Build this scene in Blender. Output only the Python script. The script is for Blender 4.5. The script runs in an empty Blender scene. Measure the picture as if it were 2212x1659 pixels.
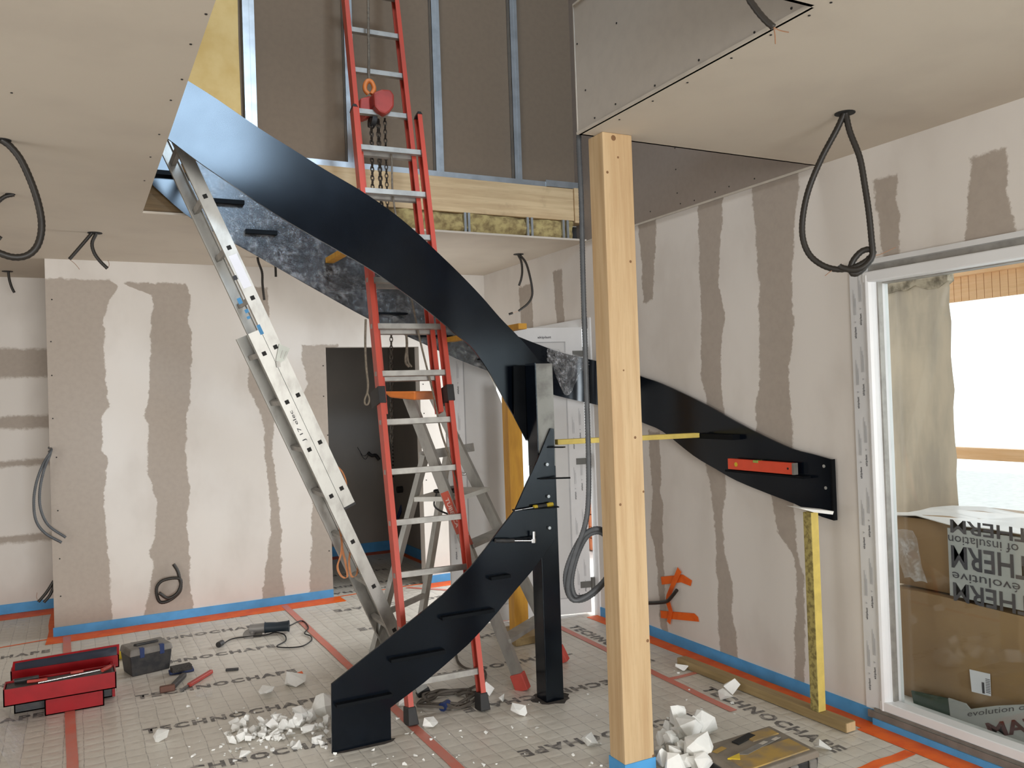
import bpy, bmesh, math, random
from mathutils import Vector, Matrix
random.seed(7)
S = bpy.context.scene
COL = S.collection
V = Vector
PI = math.pi

# ------------------------------------------------------------------ camera, sky, lights, exposure
IW, IH, FPX = 2212.0, 1659.0, 1822.84
YAW, PITCH, ROLL, CAMZ = 0.479131, 0.0135658, -0.0344922, 1.58778
_f = V((math.sin(YAW)*math.cos(PITCH), math.cos(YAW)*math.cos(PITCH), math.sin(PITCH)))
_r0 = V((math.cos(YAW), -math.sin(YAW), 0)); _u0 = _r0.cross(_f)
_r = _r0*math.cos(ROLL) + _u0*math.sin(ROLL)
_u = _u0*math.cos(ROLL) - _r0*math.sin(ROLL)
cam_d = bpy.data.cameras.new('camera'); cam = bpy.data.objects.new('camera', cam_d); COL.objects.link(cam)
cam_d.sensor_width = 36.0; cam_d.lens = FPX*36.0/IW; cam_d.clip_start = 0.02; cam_d.clip_end = 300
cam.matrix_world = Matrix(((_r.x, _u.x, -_f.x, 0), (_r.y, _u.y, -_f.y, 0), (_r.z, _u.z, -_f.z, CAMZ), (0, 0, 0, 1)))
S.camera = cam
S.view_settings.view_transform = 'Standard'; S.view_settings.look = 'None'
S.view_settings.gamma = 1.0; S.view_settings.use_curve_mapping = False
S.view_settings.exposure = -0.13

world = bpy.data.worlds.new('sky'); S.world = world; world.use_nodes = True
bg = world.node_tree.nodes['Background']
bg.inputs['Color'].default_value = (0.93, 0.97, 1.0, 1); bg.inputs['Strength'].default_value = 1.9

def area(name, loc, rot, sx, sy, power, color):
    d = bpy.data.lights.new(name, 'AREA'); d.shape = 'RECTANGLE'; d.size = sx; d.size_y = sy
    d.energy = power; d.color = color
    o = bpy.data.objects.new(name, d); COL.objects.link(o); o.location = loc; o.rotation_euler = rot
    return o
# daylight entering through the glazing: big bay on the right (its part behind the camera's view), bay behind the camera,
# upper-storey gable window; the left and roof ones are added fill lamps
area('daylight_right_bay', (3.62, 0.5, 1.3), (0, math.radians(90), 0), 2.0, 2.7, 20, (0.95, 0.98, 1.0))
area('daylight_rear_bay', (0.9, -6.0, 1.2), (math.radians(90), 0, 0), 3.6, 2.1, 600, (0.99, 0.985, 0.975))
area('added_left_fill', (-3.42, 2.6, 1.15), (0, math.radians(-90), 0), 1.9, 2.6, 34, (0.99, 0.985, 0.97))  # added fill lifting the left ceiling and back wall, no known bay here
area('daylight_entrance', (4.4, 5.9, 1.5), (0, math.radians(80), 0), 2.2, 1.4, 95, (0.97, 0.99, 1.0))
area('daylight_gable_window', (1.45, -3.5, 5.2), (math.radians(84), 0, 0), 1.5, 1.7, 360, (0.62, 0.80, 1.0))
area('added_roof_fill', (0.9, 3.3, 6.42), (0, 0, 0), 1.2, 1.0, 45, (0.95, 0.98, 1.0))  # added overhead fill brightening the floor below the stair opening

# ------------------------------------------------------------------ pixel rays of the photograph -> points on real planes
C0 = V((0, 0, CAMZ))
def ray(px, py): return _f + _r*((px-IW/2)/FPX) - _u*((py-IH/2)/FPX)
def atz(px, py, z=0.0): d = ray(px, py); return C0 + d*((z-CAMZ)/d.z)
def atx(px, py, x): d = ray(px, py); return C0 + d*(x/d.x)
def aty(px, py, y): d = ray(px, py); return C0 + d*(y/d.y)
def pln(px, py, p0, n): d = ray(px, py); n = V(n); return C0 + d*((V(p0)-C0).dot(n)/d.dot(n))
def vp(px, py, x, y): return pln(px, py, (x, y, 0), (x, y, 0))   # upright plane through (x, y) square to the line of sight

# ------------------------------------------------------------------ materials
MATS = {}
def N(nt, typ, **kw):
    n = nt.nodes.new(typ)
    for k, v in kw.items(): setattr(n, k, v)
    return n
def math_(nt, op, a, b=None, c=None, clamp=False):
    n = N(nt, 'ShaderNodeMath', operation=op, use_clamp=clamp)
    for i, v in enumerate((a, b, c)):
        if v is None: continue
        if isinstance(v, (int, float)): n.inputs[i].default_value = v
        else: nt.links.new(v, n.inputs[i])
    return n.outputs[0]
def sstep(nt, v, lo, hi):
    n = N(nt, 'ShaderNodeMapRange', interpolation_type='SMOOTHSTEP')
    nt.links.new(v, n.inputs[0])
    for i, q in ((1, lo), (2, hi)):
        if isinstance(q, (int, float)): n.inputs[i].default_value = q
        else: nt.links.new(q, n.inputs[i])
    return n.outputs[0]
def mixc(nt, fac, a, b):
    n = N(nt, 'ShaderNodeMix', data_type='RGBA')
    if isinstance(fac, (int, float)): n.inputs[0].default_value = fac
    else: nt.links.new(fac, n.inputs[0])
    for i, v in ((6, a), (7, b)):
        if isinstance(v, tuple): n.inputs[i].default_value = (*v[:3], 1)
        else: nt.links.new(v, n.inputs[i])
    return n.outputs[2]
def noise(nt, scale, detail=3, vec=None, rough=0.55, stretch=None):
    n = N(nt, 'ShaderNodeTexNoise'); n.inputs['Scale'].default_value = scale
    n.inputs['Detail'].default_value = detail; n.inputs['Roughness'].default_value = rough
    if vec is None: vec = N(nt, 'ShaderNodeNewGeometry').outputs['Position']
    if stretch:
        m = N(nt, 'ShaderNodeMapping'); m.inputs['Scale'].default_value = stretch
        nt.links.new(vec, m.inputs[0]); vec = m.outputs[0]
    nt.links.new(vec, n.inputs['Vector'])
    return n.outputs['Fac']
def base(name, rough=0.6, metal=0.0, spec=0.5):
    m = bpy.data.materials.new(name); m.use_nodes = True; nt = m.node_tree
    b = nt.nodes['Principled BSDF']
    b.inputs['Roughness'].default_value = rough; b.inputs['Metallic'].default_value = metal
    b.inputs['Specular IOR Level'].default_value = spec
    return m, nt, b
def setc(nt, b, c):
    if isinstance(c, tuple): b.inputs['Base Color'].default_value = (*c[:3], 1)
    else: nt.links.new(c, b.inputs['Base Color'])
def bump(nt, b, h, strength=0.3, dist=0.01):
    n = N(nt, 'ShaderNodeBump'); n.inputs['Strength'].default_value = strength; n.inputs['Distance'].default_value = dist
    nt.links.new(h, n.inputs['Height']); nt.links.new(n.outputs[0], b.inputs['Normal'])
def simple(name, col, rough=0.6, metal=0.0, var=0.12, scale=12, spec=0.5, bmp=0.0, stretch=None, col2=None, lo=0.35, hi=0.7):
    if name in MATS: return MATS[name]
    m, nt, b = base(name, rough, metal, spec)
    f = noise(nt, scale, 4, stretch=stretch)
    c2 = col2 or tuple(x*(1-var) for x in col)
    setc(nt, b, mixc(nt, sstep(nt, f, lo, hi), col, c2))
    if bmp: bump(nt, b, f, bmp, 0.004)
    MATS[name] = m; return m

def fcurve(nt, zin, pts, lo, hi):
    """pts: (z, value); piecewise linear value(z) as a node output"""
    pts = sorted(pts); n = N(nt, 'ShaderNodeFloatCurve'); cu = n.mapping.curves[0]
    n.mapping.use_clip = False
    P = [(min(max(z/2.8, 0), 1), (v-lo)/(hi-lo)) for z, v in pts]
    if P[0][0] > 0.0005: P.insert(0, (0.0, P[0][1]))
    if P[-1][0] < 0.9995: P.append((1.0, P[-1][1]))
    while len(cu.points) < len(P): cu.points.new(0.5, 0.5)
    for p, q in zip(cu.points, P): p.location = q; p.handle_type = 'VECTOR'
    n.mapping.update()
    nt.links.new(math_(nt, 'DIVIDE', zin, 2.8), n.inputs['Value'])
    return math_(nt, 'MULTIPLY_ADD', n.outputs[0], hi-lo, lo)

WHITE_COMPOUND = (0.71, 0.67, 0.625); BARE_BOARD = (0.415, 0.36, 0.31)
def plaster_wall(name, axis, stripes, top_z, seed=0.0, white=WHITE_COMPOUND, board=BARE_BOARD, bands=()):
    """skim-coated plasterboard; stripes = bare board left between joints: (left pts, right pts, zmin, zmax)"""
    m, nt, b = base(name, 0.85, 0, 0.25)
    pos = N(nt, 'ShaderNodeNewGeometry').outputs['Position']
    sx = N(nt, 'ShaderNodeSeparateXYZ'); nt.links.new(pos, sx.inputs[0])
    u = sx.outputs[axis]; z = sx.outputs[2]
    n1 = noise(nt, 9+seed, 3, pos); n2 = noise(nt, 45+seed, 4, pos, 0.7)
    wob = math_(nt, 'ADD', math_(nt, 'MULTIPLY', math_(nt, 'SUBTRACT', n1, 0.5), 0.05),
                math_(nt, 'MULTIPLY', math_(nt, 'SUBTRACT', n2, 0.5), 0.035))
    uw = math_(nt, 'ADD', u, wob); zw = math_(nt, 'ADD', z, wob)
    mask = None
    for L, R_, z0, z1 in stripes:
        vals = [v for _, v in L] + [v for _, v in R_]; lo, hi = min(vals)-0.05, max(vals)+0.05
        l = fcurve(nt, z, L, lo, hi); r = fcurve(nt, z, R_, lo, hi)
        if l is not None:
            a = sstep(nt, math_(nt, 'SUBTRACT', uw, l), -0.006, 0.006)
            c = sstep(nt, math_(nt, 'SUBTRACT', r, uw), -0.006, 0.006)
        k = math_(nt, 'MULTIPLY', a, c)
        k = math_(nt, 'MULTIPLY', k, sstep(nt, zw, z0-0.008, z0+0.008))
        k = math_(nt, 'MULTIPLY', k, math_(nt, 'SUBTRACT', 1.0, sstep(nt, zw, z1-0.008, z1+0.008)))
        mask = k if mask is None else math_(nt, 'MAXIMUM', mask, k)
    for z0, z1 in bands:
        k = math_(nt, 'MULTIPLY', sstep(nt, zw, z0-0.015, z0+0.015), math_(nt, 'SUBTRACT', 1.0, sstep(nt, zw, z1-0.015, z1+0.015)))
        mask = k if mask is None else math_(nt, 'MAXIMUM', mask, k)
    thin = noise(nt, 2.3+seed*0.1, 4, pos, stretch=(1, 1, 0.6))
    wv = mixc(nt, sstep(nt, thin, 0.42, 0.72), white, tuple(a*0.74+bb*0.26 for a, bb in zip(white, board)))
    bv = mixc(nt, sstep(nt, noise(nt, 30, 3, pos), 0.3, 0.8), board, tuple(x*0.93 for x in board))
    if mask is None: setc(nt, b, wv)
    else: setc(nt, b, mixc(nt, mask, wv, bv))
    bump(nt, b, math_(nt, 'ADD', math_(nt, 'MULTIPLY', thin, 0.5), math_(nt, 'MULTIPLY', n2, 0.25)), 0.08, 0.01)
    MATS[name] = m; return m

def wood(name, c1, c2, axis=2, rough=0.6, scale=1.0, dirt=None):
    if name in MATS: return MATS[name]
    m, nt, b = base(name, rough, 0, 0.35)
    st = [14*scale, 14*scale, 14*scale]; st[axis] = 0.7*scale
    g = noise(nt, 2.2, 5, rough=0.6, stretch=tuple(st)); f = noise(nt, 7, 4, rough=0.7, stretch=tuple(s*1.6 for s in st))
    c = mixc(nt, sstep(nt, g, 0.36, 0.66), c1, c2)
    c = mixc(nt, math_(nt, 'MULTIPLY', sstep(nt, f, 0.55, 0.75), 0.35), c, tuple(x*0.62 for x in c2))
    if dirt: c = mixc(nt, math_(nt, 'MULTIPLY', sstep(nt, noise(nt, 6, 4), 0.55, 0.75), 0.5), c, dirt)
    setc(nt, b, c); bump(nt, b, f, 0.12, 0.003)
    MATS[name] = m; return m

def floor_mat():
    m, nt, b = base('printed_floor_film', 0.42, 0, 0.4)
    pos = N(nt, 'ShaderNodeNewGeometry').outputs['Position']
    sx = N(nt, 'ShaderNodeSeparateXYZ'); nt.links.new(pos, sx.inputs[0])
    wob = math_(nt, 'MULTIPLY', math_(nt, 'SUBTRACT', noise(nt, 5, 2, pos), 0.5), 0.016)
    pitch = 0.0855
    masks = []; pil = []
    for ax, off, wdt in ((0, 0.0055, 0.020), (1, 0.02, 0.017)):
        t = math_(nt, 'DIVIDE', math_(nt, 'ADD', math_(nt, 'ADD', sx.outputs[ax], wob), 20.0+off), pitch)
        fr = math_(nt, 'FRACT', t)
        d = math_(nt, 'ABSOLUTE', math_(nt, 'SUBTRACT', fr, 0.5)); d = math_(nt, 'SUBTRACT', 0.5, d)
        masks.append(math_(nt, 'SUBTRACT', 1.0, sstep(nt, d, wdt*0.6, wdt*1.7))); pil.append(sstep(nt, d, 0.0, 0.3))
    ln = math_(nt, 'MAXIMUM', masks[0], masks[1])
    brk = sstep(nt, noise(nt, 34, 3, pos), 0.36, 0.6)
    ln = math_(nt, 'MULTIPLY', ln, math_(nt, 'MULTIPLY_ADD', brk, 0.6, 0.25))
    c = mixc(nt, sstep(nt, noise(nt, 1.6, 4, pos), 0.35, 0.7), (0.655, 0.62, 0.55), (0.575, 0.535, 0.47))
    c = mixc(nt, math_(nt, 'MULTIPLY', sstep(nt, noise(nt, 22, 5, pos, 0.7), 0.5, 0.8), 0.35), c, (0.70, 0.67, 0.62))
    c = mixc(nt, math_(nt, 'MULTIPLY', sstep(nt, noise(nt, 7, 5, pos, 0.7), 0.6, 0.78), 0.4), c, (0.40, 0.365, 0.32))
    c = mixc(nt, ln, c, (0.28, 0.255, 0.235)); setc(nt, b, c)
    h = math_(nt, 'ADD', math_(nt, 'MULTIPLY', math_(nt, 'MULTIPLY', pil[0], pil[1]), 0.45), math_(nt, 'MULTIPLY', noise(nt, 16, 4, pos), 0.9))
    bump(nt, b, h, 0.35, 0.008)
    nt.links.new(math_(nt, 'MULTIPLY_ADD', noise(nt, 4, 3, pos), 0.3, 0.18), b.inputs['Roughness'])
    return m

def film_mat(name, opac=0.25, tint=(0.85, 0.88, 0.92)):
    m = bpy.data.materials.new(name); m.use_nodes = True; nt = m.node_tree; nt.nodes.clear()
    out = N(nt, 'ShaderNodeOutputMaterial'); t = N(nt, 'ShaderNodeBsdfTransparent'); g = N(nt, 'ShaderNodeBsdfGlossy'); d = N(nt, 'ShaderNodeBsdfDiffuse')
    g.inputs['Roughness'].default_value = 0.12; g.inputs['Color'].default_value = (*tint, 1); d.inputs['Color'].default_value = (*tint, 1)
    nz = noise(nt, 18, 5, rough=0.75)
    bp = N(nt, 'ShaderNodeBump'); bp.inputs['Strength'].default_value = 0.9; bp.inputs['Distance'].default_value = 0.02
    nt.links.new(nz, bp.inputs['Height'])
    for x in (g, d): nt.links.new(bp.outputs[0], x.inputs['Normal'])
    m1 = N(nt, 'ShaderNodeMixShader'); m1.inputs[0].default_value = 0.45
    nt.links.new(g.outputs[0], m1.inputs[1]); nt.links.new(d.outputs[0], m1.inputs[2])
    m2 = N(nt, 'ShaderNodeMixShader')
    nt.links.new(math_(nt, 'MULTIPLY_ADD', sstep(nt, nz, 0.45, 0.75), opac*1.2, opac*0.35), m2.inputs[0])
    nt.links.new(t.outputs[0], m2.inputs[1]); nt.links.new(m1.outputs[0], m2.inputs[2]); nt.links.new(m2.outputs[0], out.inputs[0])
    MATS[name] = m; return m
def glass_mat(name, refl=0.06, tint=(0.95, 0.97, 0.96)):
    m = bpy.data.materials.new(name); m.use_nodes = True; nt = m.node_tree; nt.nodes.clear()
    out = N(nt, 'ShaderNodeOutputMaterial'); t = N(nt, 'ShaderNodeBsdfTransparent'); g = N(nt, 'ShaderNodeBsdfGlossy')
    t.inputs['Color'].default_value = (*tint, 1); g.inputs['Roughness'].default_value = 0.02
    ge = N(nt, 'ShaderNodeNewGeometry'); vd = N(nt, 'ShaderNodeVectorMath', operation='DOT_PRODUCT')
    nt.links.new(ge.outputs['Incoming'], vd.inputs[0]); nt.links.new(ge.outputs['Normal'], vd.inputs[1])
    q = math_(nt, 'POWER', math_(nt, 'SUBTRACT', 1.0, math_(nt, 'ABSOLUTE', vd.outputs['Value']), clamp=True), 5.0)
    mx = N(nt, 'ShaderNodeMixShader'); nt.links.new(math_(nt, 'MULTIPLY_ADD', q, 0.9, 0.035), mx.inputs[0])
    nt.links.new(t.outputs[0], mx.inputs[1]); nt.links.new(g.outputs[0], mx.inputs[2]); nt.links.new(mx.outputs[0], out.inputs[0])
    MATS[name] = m; return m
def steel_mat(name, c, rough=0.3, spec=0.5, smear=0.12):
    m, nt, b = base(name, rough, 0, spec)
    b.inputs['Specular Tint'].default_value = (0.82, 0.92, 1.0, 1)
    f = noise(nt, 5, 5, rough=0.65); s = noise(nt, 2.4, 3)
    setc(nt, b, mixc(nt, sstep(nt, f, 0.35, 0.75), c, tuple(x*1.7 for x in c)))
    nt.links.new(math_(nt, 'MULTIPLY_ADD', sstep(nt, s, 0.3, 0.8), smear, rough-smear/2), b.inputs['Roughness'])
    MATS[name] = m; return m

M_floor = floor_mat()
M_steel = steel_mat('black_sheet_steel', (0.0022, 0.0036, 0.0065), 0.19, 0.33, 0.06)
M_steel_d = steel_mat('black_bar_steel', (0.0035, 0.004, 0.005), 0.55, 0.12)
M_galv = simple('galvanised_steel', (0.50, 0.53, 0.55), 0.38, 0.85, 0.2, 9)
M_weather = simple('dusty_bare_steel', (0.42, 0.43, 0.41), 0.55, 0.25, 0.3, 10, col2=(0.24, 0.24, 0.23))
M_alu = simple('worn_aluminium', (0.40, 0.39, 0.36), 0.42, 0.65, 0.3, 16, stretch=(1, 1, 0.5), col2=(0.27, 0.26, 0.235), lo=0.42, hi=0.8)
M_alu_d = simple('dull_aluminium', (0.40, 0.385, 0.355), 0.5, 0.5, 0.25, 14)
M_red = simple('red_fibreglass', (0.54, 0.068, 0.04), 0.45, 0, 0.25, 14, stretch=(1, 1, 0.3), col2=(0.47, 0.075, 0.05))
M_hred = simple('red_hoist_paint', (0.42, 0.05, 0.035), 0.5, 0, 0.3, 9)
M_black = simple('black_rubber', (0.018, 0.017, 0.017), 0.6, 0, 0.3, 20)
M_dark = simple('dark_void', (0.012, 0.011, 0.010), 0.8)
M_chain = simple('dark_chain_steel', (0.10, 0.085, 0.07), 0.45, 0.7, 0.4, 30)
M_rope = simple('grey_brown_rope', (0.20, 0.165, 0.125), 0.9, 0, 0.4, 60, bmp=0.4)
M_white = simple('white_pvc', (0.78, 0.79, 0.80), 0.35, 0, 0.04, 4)
M_filmwhite = simple('printed_film_white', (0.70, 0.705, 0.71), 0.4, 0, 0.06, 5)
M_print = simple('grey_print_ink', (0.10, 0.10, 0.11), 0.7)
M_printl = simple('faint_print_ink', (0.47, 0.475, 0.49), 0.7)
M_floorink = simple('floor_print_ink', (0.13, 0.122, 0.118), 0.6, 0, 0.3, 26, col2=(0.38, 0.355, 0.325), lo=0.46, hi=0.66)
M_blue = simple('blue_foam_edging', (0.085, 0.36, 0.72), 0.6, 0, 0.15, 8)
M_orange = simple('orange_tape', (0.86, 0.155, 0.018), 0.5, 0, 0.15, 12, spec=0.2, col2=(0.74, 0.105, 0.015))
M_lanetape = simple('pinkish_red_lane_tape', (0.62, 0.17, 0.12), 0.4, 0, 0.1, 9, col2=(0.57, 0.21, 0.16))
M_foamw = simple('white_polystyrene', (0.87, 0.87, 0.84), 0.75, 0, 0.06, 25, bmp=0.25)
M_cable = simple('black_conduit', (0.022, 0.018, 0.014), 0.5, 0, 0.2, 30)
M_gcable = simple('grey_conduit', (0.085, 0.092, 0.10), 0.5, 0, 0.2, 30)
M_copper = simple('bare_copper_wire', (0.42, 0.24, 0.15), 0.4, 0.6)
M_yel = simple('yellow_painted_batten', (0.72, 0.56, 0.14), 0.55, 0, 0.2, 14, col2=(0.60, 0.46, 0.12))
M_yeldirty = simple('yellow_board_rough_edge', (0.40, 0.33, 0.11), 0.85, 0, 0.4, 45, bmp=0.5, col2=(0.19, 0.15, 0.05), lo=0.4, hi=0.65)
M_ochre = simple('ochre_shuttering_timber', (0.70, 0.36, 0.04), 0.5, 0, 0.2, 7, stretch=(3, 3, 0.6), col2=(0.58, 0.28, 0.03))
M_post = wood('pale_spruce', (0.60, 0.43, 0.245), (0.51, 0.34, 0.18))
M_beam = wood('beam_spruce', (0.60, 0.44, 0.25), (0.49, 0.34, 0.185), axis=0, dirt=(0.30, 0.20, 0.11))
M_batten = wood('treated_batten', (0.34, 0.245, 0.115), (0.26, 0.185, 0.085), axis=1)
M_cladding = wood('orange_cladding', (0.80, 0.52, 0.30), (0.72, 0.43, 0.22), axis=1)
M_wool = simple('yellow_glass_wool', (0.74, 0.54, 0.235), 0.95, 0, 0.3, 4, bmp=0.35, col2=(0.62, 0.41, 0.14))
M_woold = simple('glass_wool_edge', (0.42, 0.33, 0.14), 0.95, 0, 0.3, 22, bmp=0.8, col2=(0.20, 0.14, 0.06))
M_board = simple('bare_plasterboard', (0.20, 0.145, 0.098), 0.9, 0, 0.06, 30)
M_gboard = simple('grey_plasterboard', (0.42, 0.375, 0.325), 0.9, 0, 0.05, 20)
M_boardedge = simple('board_paper_edge', (0.52, 0.47, 0.40), 0.9)
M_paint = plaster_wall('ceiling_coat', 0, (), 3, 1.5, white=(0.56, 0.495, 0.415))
M_conc = simple('rough_concrete', (0.60, 0.515, 0.41), 0.9, 0, 0.3, 4, bmp=0.5, stretch=(1.6, 1.6, 0.4), col2=(0.42, 0.37, 0.31))
M_ground = simple('pale_ground', (0.7, 0.7, 0.68), 0.9)
M_glass = glass_mat('window_glass')
M_film = film_mat('clear_film', 0.27)
M_bag = film_mat('clear_bag_film', 0.40)
M_kraft = simple('tan_wool_through_wrap', (0.30, 0.185, 0.085), 0.4, 0, 0.2, 5, col2=(0.27, 0.165, 0.08))
M_greywrap = simple('grey_printed_wrap', (0.42, 0.43, 0.42), 0.4, 0, 0.08, 8)
M_wrapink = simple('wrap_ink', (0.07, 0.065, 0.075), 0.6)
M_greenwrap = simple('dark_green_wrap', (0.02, 0.05, 0.03), 0.5)
M_label = simple('white_paper_label', (0.75, 0.75, 0.8), 0.6, 0, 0.04)
M_chrome = simple('chrome', (0.75, 0.75, 0.76), 0.15, 1.0, 0.05)
M_orplast = simple('orange_plastic', (0.75, 0.22, 0.045), 0.5, 0, 0.2, 10)
M_strap = simple('orange_strap', (0.62, 0.26, 0.11), 0.7, 0, 0.2, 30)
M_level = simple('red_level_paint', (0.72, 0.075, 0.03), 0.35, 0, 0.08)
M_tred = simple('toolbox_red', (0.31, 0.006, 0.010), 0.35, 0, 0.2, 10, spec=0.25)
M_navy = simple('toolbox_navy_inside', (0.02, 0.026, 0.045), 0.3, 0, 0.2, 10)
M_tblack = simple('black_plastic', (0.02, 0.021, 0.024), 0.5, 0, 0.3, 25, col2=(0.045, 0.042, 0.04))
M_tgrey = simple('dusty_grey_plastic', (0.20, 0.185, 0.165), 0.6, 0, 0.25, 18)
M_tblue = simple('blue_plastic', (0.014, 0.032, 0.12), 0.5)
M_dusty = simple('dusty_yellow_lid', (0.40, 0.25, 0.055), 0.5, 0, 0.3, 9, col2=(0.24, 0.175, 0.10), lo=0.4, hi=0.65)
M_dustgrey = simple('dusty_case_grey', (0.22, 0.185, 0.145), 0.65, 0, 0.25, 14)
M_gear = simple('cast_alloy', (0.34, 0.33, 0.32), 0.45, 0.5)
M_bosch = simple('dark_blue_tool_body', (0.016, 0.028, 0.042), 0.5)
M_steelt = simple('tool_steel', (0.20, 0.19, 0.18), 0.4, 0.8)
M_yplast = simple('yellow_handle', (0.70, 0.50, 0.03), 0.4)
M_mark = simple('dark_marker', (0.03, 0.03, 0.035), 0.7)
M_teal = simple('blue_sticker', (0.02, 0.20, 0.42), 0.5)
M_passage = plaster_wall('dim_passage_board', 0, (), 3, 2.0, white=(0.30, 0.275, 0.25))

# ------------------------------------------------------------------ mesh builder
class MB:
    def __init__(s): s.v = []; s.f = []; s.sm = []
    def add(s, vs, fs, smooth=False):
        o = len(s.v); s.v += [V(p) for p in vs]; s.f += [tuple(i+o for i in f) for f in fs]; s.sm += [smooth]*len(fs); return s
    def box(s, a, b):
        x0, y0, z0 = a; x1, y1, z1 = b
        return s.hexa([(x0, y0, z0), (x1, y0, z0), (x1, y1, z0), (x0, y1, z0)], [(x0, y0, z1), (x1, y0, z1), (x1, y1, z1), (x0, y1, z1)])
    def hexa(s, bot, top):
        return s.add(list(bot)+list(top), [(3, 2, 1, 0), (4, 5, 6, 7), (0, 1, 5, 4), (1, 2, 6, 5), (2, 3, 7, 6), (3, 0, 4, 7)])
    def extr(s, prof, p0, p1, U, W, smooth=False):
        p0, p1, U, W = V(p0), V(p1), V(U).normalized(), V(W).normalized(); n = len(prof)
        vs = [p0+U*a+W*b for a, b in prof]+[p1+U*a+W*b for a, b in prof]
        fs = [(i, (i+1) % n, n+(i+1) % n, n+i) for i in range(n)]
        s.add(vs, fs, smooth); o = len(s.v)-2*n
        s.f += [tuple(o+i for i in range(n-1, -1, -1)), tuple(o+n+i for i in range(n))]; s.sm += [False]*2
        return s
    def beam(s, p0, p1, w, h, up=(0, 0, 1)):
        d = (V(p1)-V(p0)).normalized(); U = d.cross(V(up)).normalized(); W = U.cross(d)
        return s.extr([(-w/2, -h/2), (w/2, -h/2), (w/2, h/2), (-w/2, h/2)], p0, p1, U, W)
    def prism(s, pts, off):
        """polygon (3-D points) thickened by vector off"""
        n = len(pts); pts = [V(p) for p in pts]; off = V(off)
        fs = [tuple(range(n)), tuple(range(2*n-1, n-1, -1))]+[(i, n+i, n+(i+1) % n, (i+1) % n) for i in range(n)]
        return s.add(pts+[p+off for p in pts], fs)
    def sheet(s, rows, smooth=True):
        m, n = len(rows), len(rows[0]); vs = [p for r in rows for p in r]
        return s.add(vs, [(i*n+j, i*n+j+1, (i+1)*n+j+1, (i+1)*n+j) for i in range(m-1) for j in range(n-1)], smooth)
    def slab(s, rows, off, smooth=True):
        """thick sheet; off = vector or function(i, j)"""
        m, n = len(rows), len(rows[0]); g = (lambda i, j: V(off)) if not callable(off) else off
        A = [V(p) for r in rows for p in r]; B = [V(rows[i][j])+g(i, j) for i in range(m) for j in range(n)]
        fs = []
        for i in range(m-1):
            for j in range(n-1):
                q = (i*n+j, i*n+j+1, (i+1)*n+j+1, (i+1)*n+j); fs += [q, tuple(m*n+k for k in reversed(q))]
        ring = [j for j in range(n)]+[i*n+n-1 for i in range(1, m)]+[(m-1)*n+j for j in range(n-2, -1, -1)]+[i*n for i in range(m-2, 0, -1)]
        k = len(ring); s.add(A+B, fs, smooth); o = len(s.v)-2*m*n
        s.f += [(o+ring[a], o+m*n+ring[a], o+m*n+ring[(a+1) % k], o+ring[(a+1) % k]) for a in range(k)]; s.sm += [False]*k
        return s
    def tube(s, pts, r, seg=8, corr=0, closed=False):
        pts = [V(p) for p in pts]; n = len(pts); prev = None; rings = []
        for i, p in enumerate(pts):
            a = pts[i-1] if i else (pts[-1] if closed else p); b = pts[i+1] if i < n-1 else (pts[0] if closed else p)
            t = (b-a).normalized() if (b-a).length > 1e-9 else V((0, 0, 1))
            if prev is None: u = t.orthogonal().normalized()
            else:
                u = prev-t*prev.dot(t); u = u.normalized() if u.length > 1e-6 else t.orthogonal().normalized()
            prev = u; w = t.cross(u); rr = (r(i/(n-1)) if callable(r) else r)*(1-corr*(i % 2))
            rings.append([p+u*(rr*math.cos(2*PI*k/seg))+w*(rr*math.sin(2*PI*k/seg)) for k in range(seg)])
        vs = [q for g in rings for q in g]; fs = []; m = n if closed else n-1
        for i in range(m):
            j = (i+1) % n
            fs += [(i*seg+k, i*seg+(k+1) % seg, j*seg+(k+1) % seg, j*seg+k) for k in range(seg)]
        s.add(vs, fs, True)
        if not closed:
            o = len(s.v)-len(vs); s.f += [tuple(o+k for k in range(seg-1, -1, -1)), tuple(o+(n-1)*seg+k for k in range(seg))]; s.sm += [False]*2
        return s
    def cyl(s, p0, p1, r, seg=14, r1=None):
        p0, p1 = V(p0), V(p1); return s.tube([p0, p1], (lambda t: r+((r if r1 is None else r1)-r)*t), seg)
    def build(s, name, mat, parent=None, origin=None, bevel=0.0):
        me = bpy.data.meshes.new(name)
        par = V((0, 0, 0))
        q = parent
        if parent is not None: par = WORLD[parent.name]
        if origin is None:
            if parent is not None: origin = par
            else:
                xs = [p.x for p in s.v]; ys = [p.y for p in s.v]; origin = V(((min(xs)+max(xs))/2, (min(ys)+max(ys))/2, min(p.z for p in s.v)))
        origin = V(origin)
        me.from_pydata([p-origin for p in s.v], [], s.f); me.polygons.foreach_set('use_smooth', s.sm)
        anysm = any(s.sm)
        me.materials.append(mat); me.update()
        bm = bmesh.new(); bm.from_mesh(me); bmesh.ops.recalc_face_normals(bm, faces=bm.faces); bm.to_mesh(me); bm.free()
        if anysm: me.set_sharp_from_angle(angle=math.radians(50))
        o = bpy.data.objects.new(name, me); COL.objects.link(o)
        if parent is not None: o.parent = parent
        o.location = origin-par; WORLD[o.name] = origin
        if bevel:
            bv = o.modifiers.new('bevel', 'BEVEL'); bv.width = bevel; bv.segments = 2; bv.limit_method = 'ANGLE'
        return o
WORLD = {}
def tag(o, label, cat, group=None):
    o['label'] = label; o['category'] = cat
    if group: o['group'] = group
    return o
def struct(o): o['kind'] = 'structure'; return o
def stuff(o): o['kind'] = 'stuff'; return o
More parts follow.
